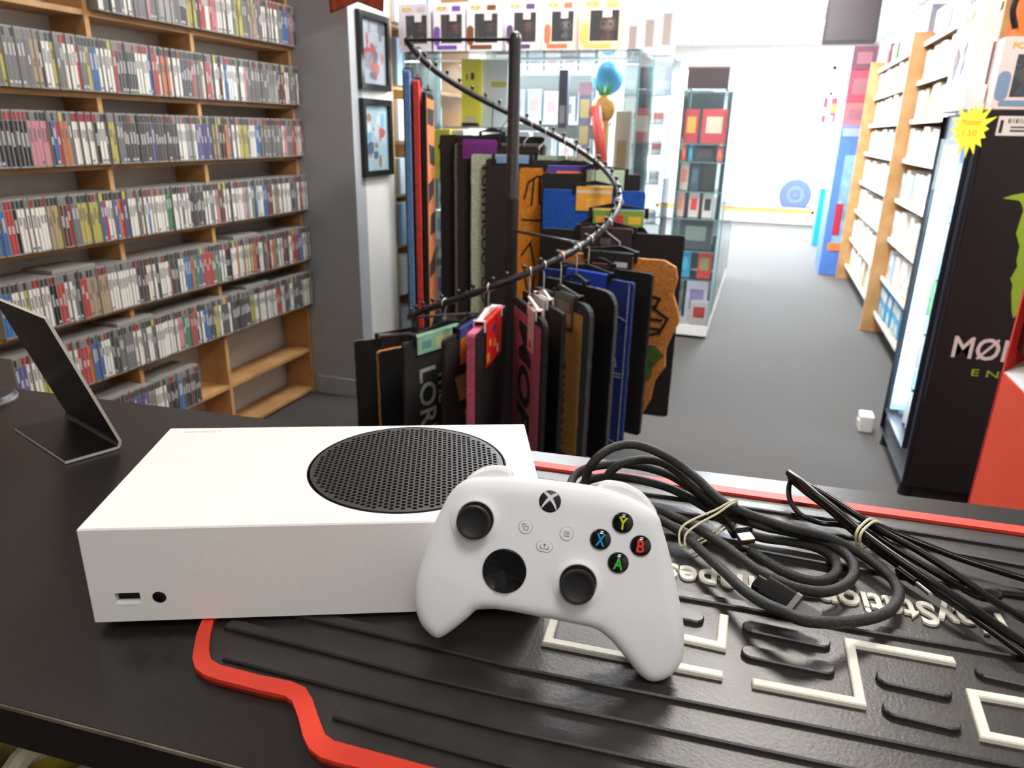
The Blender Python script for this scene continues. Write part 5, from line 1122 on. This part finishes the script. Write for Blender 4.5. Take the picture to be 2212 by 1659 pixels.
# ================================================================== glass cases in the middle of the shop
m_gl_pane = glass('case_glass', (224, 238, 240), 0.02, 0.02, 1.22); m_gedge = mt('glass_edge', (130, 176, 178), 0.2, alpha=0.7)
m_alu = mt('case_frame', (214, 216, 218), 0.3, metal=0.5)
def glass_case(nm, label, x0, y0, x1, y1, H, shelves, base=0.10, group='glass display cases', top=True):
    t = thing(nm, label, 'display case', ((x0+x1)/2, (y0+y1)/2, 0), 0, group)
    MB().box(x0, y0, 0.02, x1, y1, base).build('base', m_white, t, bevel=0.003)
    if top: MB().box(x0, y0, H-0.012, x1, y1, H).build('top', m_gl_pane, t)
    for a, b, c, d in ((x0, y0, x1, y0+0.005), (x0, y1-0.005, x1, y1), (x0, y0+0.005, x0+0.005, y1-0.005), (x1-0.005, y0+0.005, x1, y1-0.005)):
        MB().box(a, b, base, c, d, H-0.012).build('pane', m_gl_pane, t)
    for x, y in ((x0, y0), (x1, y0), (x0, y1), (x1, y1)): MB().box(x-0.004, y-0.004, base, x+0.004, y+0.004, H).build('corner_post', m_gedge, t)
    for z in shelves:
        s = MB().box(x0+0.006, y0+0.012, z-0.006, x1-0.006, y1-0.012, z).build('glass_shelf', m_gl_pane, t)
        MB().box(x0+0.006, y0+0.010, z-0.007, x1-0.006, y0+0.012, z-0.0003).build('shelf_edge', m_gedge, s)
    for x, y in ((x0+.04, y0+.04), (x1-.04, y0+.04), (x0+.04, y1-.04), (x1-.04, y1-.04)): MB().cyl((x, y, 0), (x, y, 0.03), 0.016, 10).build('foot', BLACK, t)
    return t
C1X0, C1X1, C1Y0, C1Y1, C1H = -1.425, -0.245, 3.30, 3.74, 1.745
W_ = glass_case('display_case', 'wide glass display case behind the spiral rack with toy boxes on top', C1X0, C1Y0, C1X1, C1Y1, C1H, [0.45, 0.80, 1.14])
s_ = MB().box(C1X0+0.006, C1Y0+0.012, 1.394, -0.63, C1Y1-0.012, 1.40).build('glass_shelf', m_gl_pane, W_)
MB().box(C1X0+0.006, C1Y0+0.010, 1.393, -0.63, C1Y0+0.012, 1.3997).build('shelf_edge', m_gedge, s_)
area('case_fill_light', (-0.83, 3.62, 1.728), (1.05, 0.05), 36, (0.9, 0.96, 1.0))  # fill lamp added inside the case to brighten its contents
MB().box(-1.36, 3.59, 1.7285, -0.30, 3.65, 1.7325).build('added_light_bar', m_alu, W_)  # bar added to go with the fill lamp
def item(nm, label, cat, x0, y0, z0, x1, y1, z1, rgb, parts=(), group=None, rough=0.4, bev=0.002):
    z0 += 0.0006
    t = thing(nm, label, cat, ((x0+x1)/2, (y0+y1)/2, z0), 0, group)
    MB().box(x0, y0, z0, x1, y1, z1).build('body', mt('it_%d_%d_%d' % rgb, rgb, rough), t, bevel=bev)
    w, h = x1-x0, z1-z0
    for i, (pn_, a, b, c, d, col_) in enumerate(parts):
        MB().box(x0+a*w, y0-0.0012, z0+b*h, x0+c*w, y0, z0+d*h).build(pn_, mt('it_%d_%d_%d' % col_, col_, rough), t)
    return t
def bxy(nm, label, cat, yy, px, rgb, parts=(), d=0.09, z=None, group=None):
    (x0, _, z0), (x1, _, z1) = px
    if z is not None: z0 = z
    z1 = min(z1, 1.72) if 1.39 < z0 < 1.5 else (min(z1, 1.385) if z0 > 1.1 and cat != 'card' and (x0 < -0.62) else z1)
    return item(nm, label, cat, min(x0, x1), yy, z0, max(x0, x1), yy+d, z1, rgb, parts, group)
# toy boxes along its top
FB = [[(-1.4585,3.32,1.7723),(-1.2866,3.32,2.034)], [(-1.269,3.32,1.77),(-1.102,3.32,2.0278)], [(-1.0948,3.32,1.7679),(-0.9182,3.32,2.0217)], [(-0.8927,3.32,1.7654),(-0.7288,3.32,2.0153)], [(-0.7061,3.32,1.7592),(-0.5496,3.32,2.0093)], [(-0.5341,3.32,1.7572),(-0.3341,3.32,2.0021)]]
FC = [('grey windowed toy box with a shadowy figure, leftmost on the glass case', (206, 200, 204), (60, 60, 66), (120, 116, 116), (70, 70, 76), (190, 180, 180)),
      ('white toy box with a purple haired figure, second from left on the glass case', (232, 226, 228), (112, 70, 160), (220, 170, 140), (120, 90, 150), (120, 80, 166)),
      ('white toy box with a brown figure, third from left on the glass case', (234, 228, 226), (70, 50, 40), (150, 120, 96), (90, 80, 74), (126, 78, 48)),
      ('white toy box with a red and dark figure, fourth from left on the glass case', (234, 226, 226), (60, 50, 56), (216, 150, 110), (150, 50, 50), (96, 76, 110)),
      ('pink and orange toy box with a pale blue figure, fifth from left on glass case', (240, 216, 200), (120, 116, 150), (220, 226, 232), (180, 196, 206), (236, 120, 90)),
      ('orange and red toy box with a fair haired figure, rightmost on the glass case', (242, 214, 180), (220, 190, 130), (232, 194, 160), (150, 70, 70), (238, 190, 110))]
for P, c in zip(FB, FC):
    x0, x1 = P[0][0], P[1][0]
    figure_box(c[0], x0, 3.32, C1H, x1-x0-0.003, 0.215, 0.16, c[1], c[2], c[3], c[4], c[5], 'toy boxes on the glass case', True, False, True)
# inside the case
P = [(-1.1634,3.42,1.4261),(-1.0656,3.42,1.7272)]; yb = bxy('toy_pack', 'upper tall yellow pack standing in the glass case', 'toy', 3.42, P, (214, 196, 30), [('printed_mark', .28, .70, .36, .78, (40, 38, 20)), ('printed_mark', .52, .70, .72, .80, (30, 28, 20)), ('logo_panel', .15, .02, .85, .16, (190, 170, 130)), ('base_band', 0, .0, 1, .06, (50, 44, 30))], 0.035, 1.40)
P = [(-1.0739,3.46,1.4372),(-0.9283,3.46,1.7423)]; bxy('toy_pack', 'white pack with a yellow stripe beside the upper yellow one', 'toy', 3.46, P, (206, 210, 214), [('printed_mark', .4, .60, .95, .68, (170, 166, 40))], 0.08, 1.40)
P = [(-1.3189,3.42,1.3249),(-1.2324,3.42,1.5369)]; bxy('toy_pack', 'lower yellow pack standing in the glass case behind the rail', 'toy', 3.42, P, (206, 190, 30), [('printed_mark', .25, .60, .36, .70, (40, 38, 20)), ('printed_mark', .52, .58, .76, .72, (30, 28, 20))], 0.035, 1.14)
P = [(-1.2487,3.46,1.331),(-1.1718,3.46,1.5346)]; bxy('toy_pack', 'plain white pack beside the lower yellow one', 'toy', 3.46, P, (228, 226, 222), [], 0.08, 1.14)
P = [(-0.538,3.38,1.2898),(-0.4755,3.38,1.6102)]; bxy('sticker_card', 'blue and pink sticker card with three yellow labels in the glass case', 'card', 3.38, P, (140, 150, 180), [('label', .15, .66, .85, .84, (232, 210, 150)), ('label', .15, .40, .85, .58, (226, 206, 150)), ('label', .12, .20, .8, .36, (226, 206, 150)), ('top_band', 0, .88, 1, 1, (196, 160, 176))], 0.012, 1.142)
P = [(-0.4485,3.5,1.7783),(-0.4424,3.5,1.6841),(-0.5382,3.5,1.7548),(-0.4331,3.5,1.5398),(-0.4276,3.5,1.4544),(-0.4962,3.5,1.5072),(-0.4722,3.5,1.4968),(-0.3936,3.5,1.2916),(-0.4493,3.5,1.5035)]
t = thing('beach_ball', 'sky blue ball on a stand inside the wide glass case', 'ball', (P[0][0], 3.60, 1.14))
rB = 0.08
MB().ball((P[0][0], 3.60, 1.645), rB, 0, 24, 14).build('ball', mt('ball_blue', (70, 164, 214), 0.35), t, smooth='all')
MB().cyl((P[0][0], 3.60, 1.1406), (P[0][0], 3.60, 1.60), 0.02, 12).build('stand', mt('stand_clear', (210, 220, 224), 0.2), t, True)
pz = (P[3][2]+P[4][2])/2; pcx = P[3][0]
t = thing('pineapple_toy', 'yellow pineapple toy with green leaves in the glass case', 'toy', (pcx, 3.46, 1.14))
MB().ball((pcx, 3.46, pz), 0.058, 0, 20, 12, 1.15).build('fruit', mt('pineapple', (206, 158, 60), 0.5, noise=0.4, scale=50), t, smooth='all')
g = MB()
for i in range(7):
    a = 2*PI*i/7; g.tube([(pcx+0.012*math.cos(a), 3.46+0.012*math.sin(a), pz+0.055), (pcx+0.040*math.cos(a), 3.46+0.040*math.sin(a), pz+0.105)], [0.012, 0.002], 6)
g.build('leaves', mt('leaf_green', (50, 130, 60), 0.5), t)
MB().cyl((pcx, 3.46, 1.1406), (pcx, 3.46, pz-0.05), 0.03, 12).build('stem', mt('pineapple', (206, 158, 60), 0.5), t, True)
t = thing('red_tube', 'red plastic tube leaning in front of the pineapple toy', 'tube', (P[7][0], 3.37, 1.14))
MB().tube([(P[7][0]+0.012, 3.345, 1.152), (P[8][0]-0.004, 3.375, P[8][2])], 0.026, 16).build('tube', mt('tube_red', (222, 66, 54), 0.4), t, smooth='all')
P = [(-0.7008,3.6,1.4974),(-0.6531,3.6,1.6842),(-0.4811,3.6,1.2871),(-0.3714,3.6,1.442)]
bxy('dark_box', 'tall dark box at the back of the glass case', 'box', 3.60, P[:2], (46, 44, 54), [('label', .2, .1, .8, .4, (120, 110, 120))], 0.05, 1.40)
P = [(-0.3881,3.56,1.2793),(-0.3095,3.56,1.4898),(-0.8188,3.56,1.2666),(-0.7163,3.56,1.5401),(-0.9476,3.56,1.2629),(-0.8399,3.56,1.5392)]
bxy('glass_jar', 'clear grey jar at the right of the glass case', 'jar', 3.56, P[:2], (190, 188, 180), [('label', .2, .2, .8, .6, (160, 140, 100))], 0.07, 1.14)
bxy('white_pack', 'white pack right of the rack post in the glass case', 'box', 3.56, P[2:4], (232, 236, 238), [('label', .2, .3, .8, .7, (210, 216, 222))], 0.07, 1.14)
bxy('white_pack', 'white pack directly behind the rack post in the glass case', 'box', 3.56, P[4:6], (228, 232, 236), [('label', .2, .3, .8, .7, (206, 212, 220))], 0.07, 1.14)
for i in range(7):
    x = -1.36+i*0.155
    item('white_pack', 'white pack, %s from the left on the middle shelf of the wide glass case' % nth(i+1), 'box', x, 3.5, 0.80, x+0.12, 3.6, 0.80+0.16+0.03*(i % 3), (222, 226, 230), [('label', .15, .3, .85, .75, [(150, 170, 200), (190, 120, 120), (170, 190, 150)][i % 3])], 'packs inside the wide glass case')
    item('white_pack', 'pale pack, %s from the left on the low shelf of the wide glass case' % nth(i+1), 'box', x, 3.5, 0.45, x+0.12, 3.6, 0.45+0.16+0.03*((i+1) % 3), (206, 212, 218), [('label', .15, .3, .85, .75, [(150, 130, 190), (190, 160, 110), (120, 170, 190)][i % 3])], 'packs inside the wide glass case')

# slim tower by the aisle with red packs
C2 = (-0.212, 4.93, 0.100, 5.36, 1.665)
glass_case('display_tower', 'slim glass tower by the aisle holding red packs, dark box on top', C2[0], C2[1], C2[2], C2[3], C2[4], [0.42, 0.62, 0.84, 1.02, 1.215, 1.33], 0.10)
glass_case('display_tower', 'second slim glass tower further along the aisle behind the first', C2[0], 5.42, C2[2], 7.45, C2[4], [0.42, 0.80, 1.20], 0.10)
P = [(-0.2013,4.95,1.6452),(0.062,4.95,1.8031)]; t = bxy('dark_box', 'large dark brown box on top of the slim glass tower', 'box', 4.95, P, (66, 54, 54), [('top_edge', .02, .93, .98, .99, (120, 100, 100))], 0.34, 1.666)
TI = [([(-0.2075,5.02,1.3865),(-0.1078,5.02,1.5461)], (196, 60, 64), 'red pack with an orange logo, left on the upper shelf of the slim tower', (230, 170, 70), 1.331),
      ([(-0.0854,5.02,1.3891),(0.0766,5.02,1.5482)], (206, 74, 80), 'red pack with a cream lower half, right on the upper shelf of the slim tower', (226, 206, 180), 1.331),
      ([(-0.2057,5.02,1.3031),(-0.1724,5.02,1.405)], (236, 92, 70), 'small coral red controller half in the slim tower', (250, 150, 130), 1.216),
      ([(-0.1532,5.02,1.3045),(-0.1264,5.02,1.403)], (60, 150, 184), 'small sky blue controller half in the slim tower', (90, 180, 210), 1.216),
      ([(-0.1109,5.02,1.3116),(0.0161,5.02,1.4)], (70, 60, 66), 'dark handheld screen in the slim tower', (88, 76, 84), 1.216),
      ([(0.0345,5.02,1.3153),(0.0691,5.02,1.407)], (240, 100, 84), 'bright coral controller half at the right of the slim tower', (250, 150, 130), 1.216),
      ([(-0.1962,5.02,1.1398),(-0.1405,5.02,1.2388)], (206, 186, 170), 'beige pack on the fourth shelf of the slim tower', (216, 120, 110), 1.021),
      ([(-0.1228,5.02,1.1546),(-0.073,5.02,1.2708)], (60, 84, 104), 'slate blue case on the fourth shelf of the slim tower', (80, 108, 130), 1.021),
      ([(-0.1193,5.02,0.9948),(-0.0518,5.02,1.1268)], (222, 206, 200), 'white pack with a red top on the third shelf of the slim tower', (226, 62, 56), 0.841),
      ([(-0.0261,5.02,0.9991),(0.041,5.02,1.2294)], (226, 214, 208), 'tall white pack with a black stick on the third shelf of the slim tower', (60, 56, 58), 0.841),
      ([(-0.1997,5.02,0.9787),(-0.1526,5.02,1.1414)], (224, 190, 176), 'white and orange pack at the left of the third shelf of the slim tower', (236, 140, 110), 0.841),
      ([(-0.1645,5.02,0.8098),(0.0562,5.02,0.9535)], (74, 78, 80), 'dark grey gadget on the second shelf of the slim tower', (130, 140, 130), 0.621),
      ([(-0.0182,5.02,0.6841),(0.0777,5.02,0.8424)], (206, 58, 60), 'red book-like pack low in the slim tower', (150, 150, 100), 0.421),
      ([(-0.1828,5.02,0.7317),(-0.0671,5.02,0.7899)], (50, 150, 190), 'bright blue low pack in the slim tower', (80, 180, 210), 0.421),
      ([(-0.1108,5.02,0.5211),(0.0765,5.02,0.626)], (40, 36, 44), 'black cushioned pouch near the bottom of the slim tower', (60, 56, 64), 0.262),
      ([(-0.0772,5.02,0.3772),(0.0738,5.02,0.5349)], (206, 200, 214), 'pack with a pale picture near the bottom of the slim tower', (150, 130, 180), 0.15),
      ([(-0.0308,4.98,0.014),(0.0929,4.98,0.2657)], (226, 214, 210), 'white and red pack on the base of the slim tower', (210, 60, 56), 0.101)]
for P, rgb, lab, c2, z in TI:
    zt = P[1][2]
    x0, x1 = max(P[0][0], C2[0]+0.012), P[1][0]
    z0 = z
    if lab.startswith('black cushioned'): z0 = 0.101; 
    if lab.startswith('pack with a pale'): z0 = 0.101
    yy = 5.02 if 'base of' not in lab else 4.945
    if lab.startswith('black cushioned'): yy = 5.16
    nz = min([q for q in (0.42, 0.62, 0.84, 1.02, 1.215, 1.33, 1.65) if q > z0+0.02]); zt = min(zt, nz-0.012)
    item('tower_pack', lab, 'pack', x0, yy, z0, x1, yy+0.07, max(zt, z0+0.02), rgb, [('printed_panel', .18, .30, .82, .78, c2)], 'packs inside the slim glass tower')
# tall narrow case further back with mugs
C3_ = (-0.80, 5.55, -0.375, 5.95, 1.93)
glass_case('display_case', 'tall narrow glass case with mugs standing between the wide case and the slim tower', C3_[0], C3_[1], C3_[2], C3_[3], C3_[4], [0.40, 0.72, 1.02, 1.24, 1.46, 1.66], 0.10)
m_mug = mt('mug_white', (238, 238, 240), 0.3)
n = 0
for zi, z in enumerate((0.72, 1.02, 1.24, 1.46)):
    for k in range(4):
        x = C3_[0]+0.055+k*0.093; n += 1
        rgb = [(150, 160, 180), (180, 186, 196), (196, 120, 120), (214, 130, 110)][zi]; cn = ['slate', 'silver', 'rose', 'coral'][zi]
        t = thing('mug', '%s banded white mug, %s from the left on its shelf in the narrow case' % (cn, nth(k+1)), 'mug', (x, 5.68, z), 0, 'mugs in the narrow glass case')
        MB().lathe([(0.034, 0), (0.038, 0.006), (0.038, 0.095), (0.034, 0.095), (0.033, 0.01)], 20, 0, Matrix.Translation((x, 5.68, z+0.0006))).build('cup', m_mug, t, True)
        MB().lathe([(0.0384, 0.03), (0.0386, 0.031), (0.0386, 0.075), (0.0384, 0.076)], 20, 0, Matrix.Translation((x, 5.68, z+0.0006))).build('printed_band', mt('mugb_%s' % cn, rgb, 0.4), t, True)
        MB().tube(cr([(x+0.036, 5.68, z+0.075), (x+0.058, 5.68, z+0.07), (x+0.060, 5.68, z+0.035), (x+0.036, 5.68, z+0.025)], 5), 0.005, 6).build('handle', m_mug, t, smooth='all')
for k in range(3):
    x = C3_[0]+0.05+k*0.125
    item('sign_card', 'pale lilac card, %s from the left at the top of the narrow case' % nth(k+1), 'card', x, 5.64, 1.66, x+0.11, 5.65, 1.86, (206, 208, 226), [('printed_band', .1, .2, .9, .5, (226, 236, 240))], 'cards in the narrow glass case')
    item('display_box', 'silver box, %s from the left on top of the narrow case' % nth(k+1), 'box', x, 5.62, 1.93, x+0.10, 5.75, 2.18+0.05*k, (214, 206, 206), [('printed_panel', .2, .2, .8, .8, (170, 150, 140))], 'boxes on the narrow glass case')
# white shelf unit behind the wide case and boxed rows beyond the pier
wu = thing('white_shelf_unit', 'white shelf unit with pale packs seen through the wide glass case', 'shelf unit', (-0.95, 4.75, 0))
MB().box(-1.46, 4.92, 0, -0.62, 4.94, 2.1).build('back_panel', m_white, wu)
for z in (0.1, 0.5, 0.85, 1.15, 1.45, 1.75, 2.06): MB().box(-1.46, 4.62, z-0.02, -0.62, 4.92, z).build('shelf', m_white, wu)
for x in (-1.47, -0.62): MB().box(x-0.01, 4.62, 0, x+0.01, 4.94, 2.1).build('side_panel', m_white, wu)
rw_ = random.Random(8)
for zi, z in enumerate((0.85, 1.15, 1.45, 1.75)):
    for k in range(7):
        x = -1.43+k*0.115
        rgb = [(226, 230, 236), (206, 214, 226), (236, 236, 236), (190, 200, 214)][rw_.randrange(4)]
        item('pale_pack', 'pale pack, %s from the left on the %s shelf of the white unit' % (nth(k+1), ['fourth', 'third', 'second', 'top'][zi]), 'pack', x, 4.66, z, x+0.095, 4.72, z+rw_.uniform(.14, .22), rgb, [('printed_panel', .2, .3, .8, .7, [(160, 180, 200), (200, 170, 170), (120, 130, 150)][rw_.randrange(3)])], 'packs on the white shelf unit')
ws = thing('wall_shelving', 'pine wall shelving with white and pale blue boxes just beyond the white pier', 'shelving', (-1.75, 4.0, 0))
for y in (3.42, 3.62, 3.82, 4.5): MB().box(-1.80, y, 0, -1.560, y+0.018, 2.2).build('upright', m_wood, ws)
for z in (0.2, 0.48, 0.76, 1.04, 1.32, 1.6, 1.9): MB().box(-1.80, 3.438, z-0.018, -1.565, 4.5, z).build('shelf', m_wood, ws)
for zi, z in enumerate((0.2, 0.48, 0.76, 1.04, 1.32, 1.6, 1.9)):
    for k, y in enumerate((3.445, 3.645, 3.85)):
        rgb = [(206, 216, 226), (232, 234, 236), (150, 176, 200)][(zi+k) % 3]
        t = thing('stock_box', '%s box, %s from the pier on the %s wall shelf beyond it' % (['pale grey', 'white', 'pale blue'][(zi+k) % 3], nth(k+1), ['bottom', 'sixth', 'fifth', 'fourth', 'third', 'second', 'top'][zi]), 'box', (-1.6, y+0.08, z), 0, 'boxes on the wall shelving beyond the pier')
        MB().box(-1.74, y, z+0.0006, -1.535, y+0.165, z+0.19+0.02*((zi+k) % 3)).build('carton', mt('stock_%d' % ((zi+k) % 3), rgb, 0.4), t, bevel=0.003)
        MB().box(-1.535, y+0.07, z+0.02, -1.533, y+0.085, z+0.16).build('printed_stripe', mt('stripe_dark', (50, 50, 56), 0.4), t)

# ---------------------------------------------------------------- far end of the shop
m_win = mt('window_frame', (236, 236, 238), 0.4)
YW = 13.0
g = MB(); g.box(-3.2, YW, 2.44, 3.2, YW+0.15, CEIL+0.012); g.box(-3.2, YW, 0, 3.2, YW+0.15, 0.17); g.box(-3.2, YW, 0.17, -1.4, YW+0.15, 2.44); g.box(2.6, YW, 0.17, 3.2, YW+0.15, 2.44)
struct('wall_front', g, m_white)
g = MB()
for x in (-1.4, -0.42, 1.17, 2.56): g.box(x, YW+0.02, 0.17, x+0.05, YW+0.10, 2.44)
g.box(-1.4, YW+0.02, 2.39, 2.61, YW+0.10, 2.44); g.box(-1.4, YW+0.02, 0.17, 2.61, YW+0.10, 0.22); g.box(-1.4, YW+0.02, 2.02, 2.61, YW+0.10, 2.06)
struct('window_1', g, m_win)
w1 = MB().box(-1.38, YW+0.05, 0.2, 2.58, YW+0.056, 2.42).build('window_2', glass('shop_window', (240, 246, 248), 0.03)); tag(w1, kind='structure')
g = MB(); g.box(-1.35, YW-0.012, 0.175, 1.16, YW-0.001, 0.235, 0); g.box(-1.35, YW-0.013, 0.225, 1.16, YW-0.002, 0.250, 1)
o = g.build('trim_2', [mt('strip_yellow', (250, 200, 90), 0.5), mt('strip_red', (230, 90, 80), 0.5)]); tag(o, kind='structure')
struct('trim_3', MB().box(-3.2, YW-0.02, 0, 1.4, YW, 0.16), m_white)
# street outside
pv = MB().box(-14, YW+0.16, -0.12, 16, YW+3.2, -0.02).build('pavement', mt('paving', (206, 206, 206), 0.8, noise=0.2, scale=3)); tag(pv, kind='structure')
rd_ = MB().box(-14, YW+3.2, -0.2, 16, YW+14, -0.12).build('road', mt('asphalt', (150, 152, 156), 0.9, noise=0.2, scale=10)); tag(rd_, kind='structure')
car = thing('car', 'pale car parked outside the shop window showing a blue-grey front wheel', 'car', (0.3, 17.6, -0.12))
FCr = frame(Vector((0, 18.4, -0.12)), Vector((1, 0, 0)), Vector((0, 0, 1)), Vector((0, -1, 0)))
cpx = (1.0333,16.75,0.4918)
cx0 = cpx[0]-0.75
prof_ = [(cx0-0.05, 0.32), (cx0, 0.62), (cx0+0.35, 0.80), (cx0+1.15, 0.92), (cx0+1.75, 1.40), (cx0+3.0, 1.44), (cx0+3.7, 0.98), (cx0+4.05, 0.92), (cx0+4.1, 0.35)]
MB(FCr).prism(prof_+[(cx0+4.0, 0.22), (cx0+0.1, 0.22)], 0.0, 1.62).build('body', mt('car_paint', (226, 228, 232), 0.2, coat=0.5), car, bevel=0.05)
MB(FCr).prism([(cx0+1.30, 0.95), (cx0+1.80, 1.34), (cx0+2.95, 1.38), (cx0+3.50, 0.98)], 1.62, 1.63).build('side_windows', mt('car_glass', (150, 170, 180), 0.1), car)
m_ty = mt('tyre', (26, 40, 80), 0.8)
for wx in (cpx[0], cpx[0]+2.55):
    w_ = MB(FCr).lathe([(0.20, 1.42), (0.33, 1.46), (0.335, 1.62), (0.30, 1.65), (0.19, 1.65)], 32, 0, Matrix.Translation((wx, 0.33, 0))).build('wheel', m_ty, car, True)
    MB(FCr).lathe([(0.19, 1.64), (0.17, 1.655), (0.05, 1.645), (0.04, 1.66)], 20, 0, Matrix.Translation((wx, 0.33, 0))).build('hub_cap', mt('hub_grey', (36, 52, 96), 0.5), w_, True)
# hanging screen near the ceiling
P = [(0.633,6.0,2.037),(0.9972,6.0,2.0322)]
tv = thing('hanging_screen', 'dark screen hanging from the ceiling over the right of the aisle', 'screen', ((P[0][0]+P[1][0])/2, 6.0, P[0][2]))
FT_ = frame(Vector(((P[0][0]+P[1][0])/2, 6.0, P[0][2])), Vector((1, 0, 0)), Vector((0, 0.10, 1)).normalized(), Vector((0, -1, 0.10)).normalized())
wt = abs(P[1][0]-P[0][0]); MB(FT_).prism(rrect(-wt/2, 0, wt/2, 0.60, 0.01), -0.05, 0).build('panel', mt('screen_back', (60, 50, 50), 0.5), tv)
MB(FT_).prism(rrect(-wt/2+0.02, 0.02, wt/2-0.02, 0.58, 0.006), 0, 0.002).build('screen', mt('screen_dark', (64, 52, 52), 0.4), tv)
MB().cyl(((P[0][0]+P[1][0])/2, 6.07, P[0][2]+0.5), ((P[0][0]+P[1][0])/2, 6.07, CEIL), 0.02, 10).build('pole', m_white, tv)
# blue cardboard stand past the end of the shelving, red boxes above it, blue bin
bs = thing('cardboard_stand', 'tall blue cardboard display stand past the end of the aisle shelving', 'display stand', (1.15, 8.4, 0))
m_bl = mt('stand_blue', (86, 130, 206), 0.5, noise=0.15, scale=6)
MB().box(1.03, 8.12, 0, 1.34, 8.80, 1.50).build('body', m_bl, bs, bevel=0.004)
MB().box(1.05, 8.115, 1.40, 1.32, 8.12, 1.48).build('header', mt('stand_lilac', (150, 166, 214), 0.5), bs)
MB().box(1.11, 8.113, 0.30, 1.24, 8.12, 1.22).build('printed_panel', mt('stand_pale', (150, 196, 226), 0.4, noise=0.4, scale=8), bs)
MB().box(1.10, 8.108, 0.42, 1.17, 8.113, 0.74).build('red_print', mt('stand_red', (196, 50, 74), 0.4, noise=0.3, scale=30), bs)
MB().box(1.08, 8.110, 0.26, 1.24, 8.112, 0.34).build('orange_print', mt('stand_orange', (236, 130, 60), 0.4), bs)
for n, (z0, z1, rgb, nm) in enumerate(((1.502, 1.72, (206, 110, 110), 'salmon red'), (1.722, 2.02, (170, 70, 90), 'crimson'), (2.022, 2.24, (110, 70, 86), 'dark plum'))):
    item('stacked_box', '%s box stacked on the blue cardboard stand' % nm, 'box', 1.035, 8.2, z0, 1.26, 8.5, z1, rgb, [('printed_panel', .2, .25, .8, .75, (150, 100, 110))], 'boxes stacked on the blue stand')
P = [(1.0813,10.4,0.1393),(1.1717,10.4,0.7238)]
bn = thing('blue_bin', 'bright blue bin standing near the shop window', 'bin', ((P[0][0]+P[1][0])/2, 10.55, 0))
g = MB(); x0, x1 = P[0][0], P[1][0]; g.box(x0, 10.4, 0.0, x1, 10.7, P[1][2]); g.build('body', mt('bin_blue', (30, 150, 220), 0.4), bn, bevel=0.01)
MB().box(x0-0.01, 10.39, P[1][2], x1+0.01, 10.71, P[1][2]+0.03).build('rim', mt('bin_rim', (60, 170, 230), 0.4), bn, bevel=0.005)
P = [(1.1048,13.04,1.6006),(1.3191,13.04,1.9898),(1.1674,13.04,1.2771),(1.3177,13.04,1.5623),(0.6061,13.04,1.1325),(0.9584,13.04,1.3147)]
item('window_poster', 'small crimson poster with white and orange blobs hung in the shop window', 'poster', P[0][0], 13.043, P[0][2], P[1][0], 13.048, P[1][2], (190, 70, 100), [('printed_shape', .1, .3, .4, .6, (240, 226, 226)), ('printed_shape', .5, .4, .95, .75, (240, 140, 70)), ('printed_shape', .3, .05, .8, .3, (226, 170, 190))])
item('window_poster', 'small greyish pink poster below the crimson one in the shop window', 'poster', P[2][0], 13.043, P[2][2], P[3][0], 13.048, P[3][2], (190, 160, 176), [('printed_shape', .2, .2, .8, .6, (160, 150, 170))])
item('window_sticker', 'pale mint sticker low on the shop window', 'sticker', P[4][0], 13.044, P[4][2], P[5][0], 13.048, P[5][2], (196, 232, 216), [('printed_shape', .1, .1, .4, .9, (226, 246, 238))])
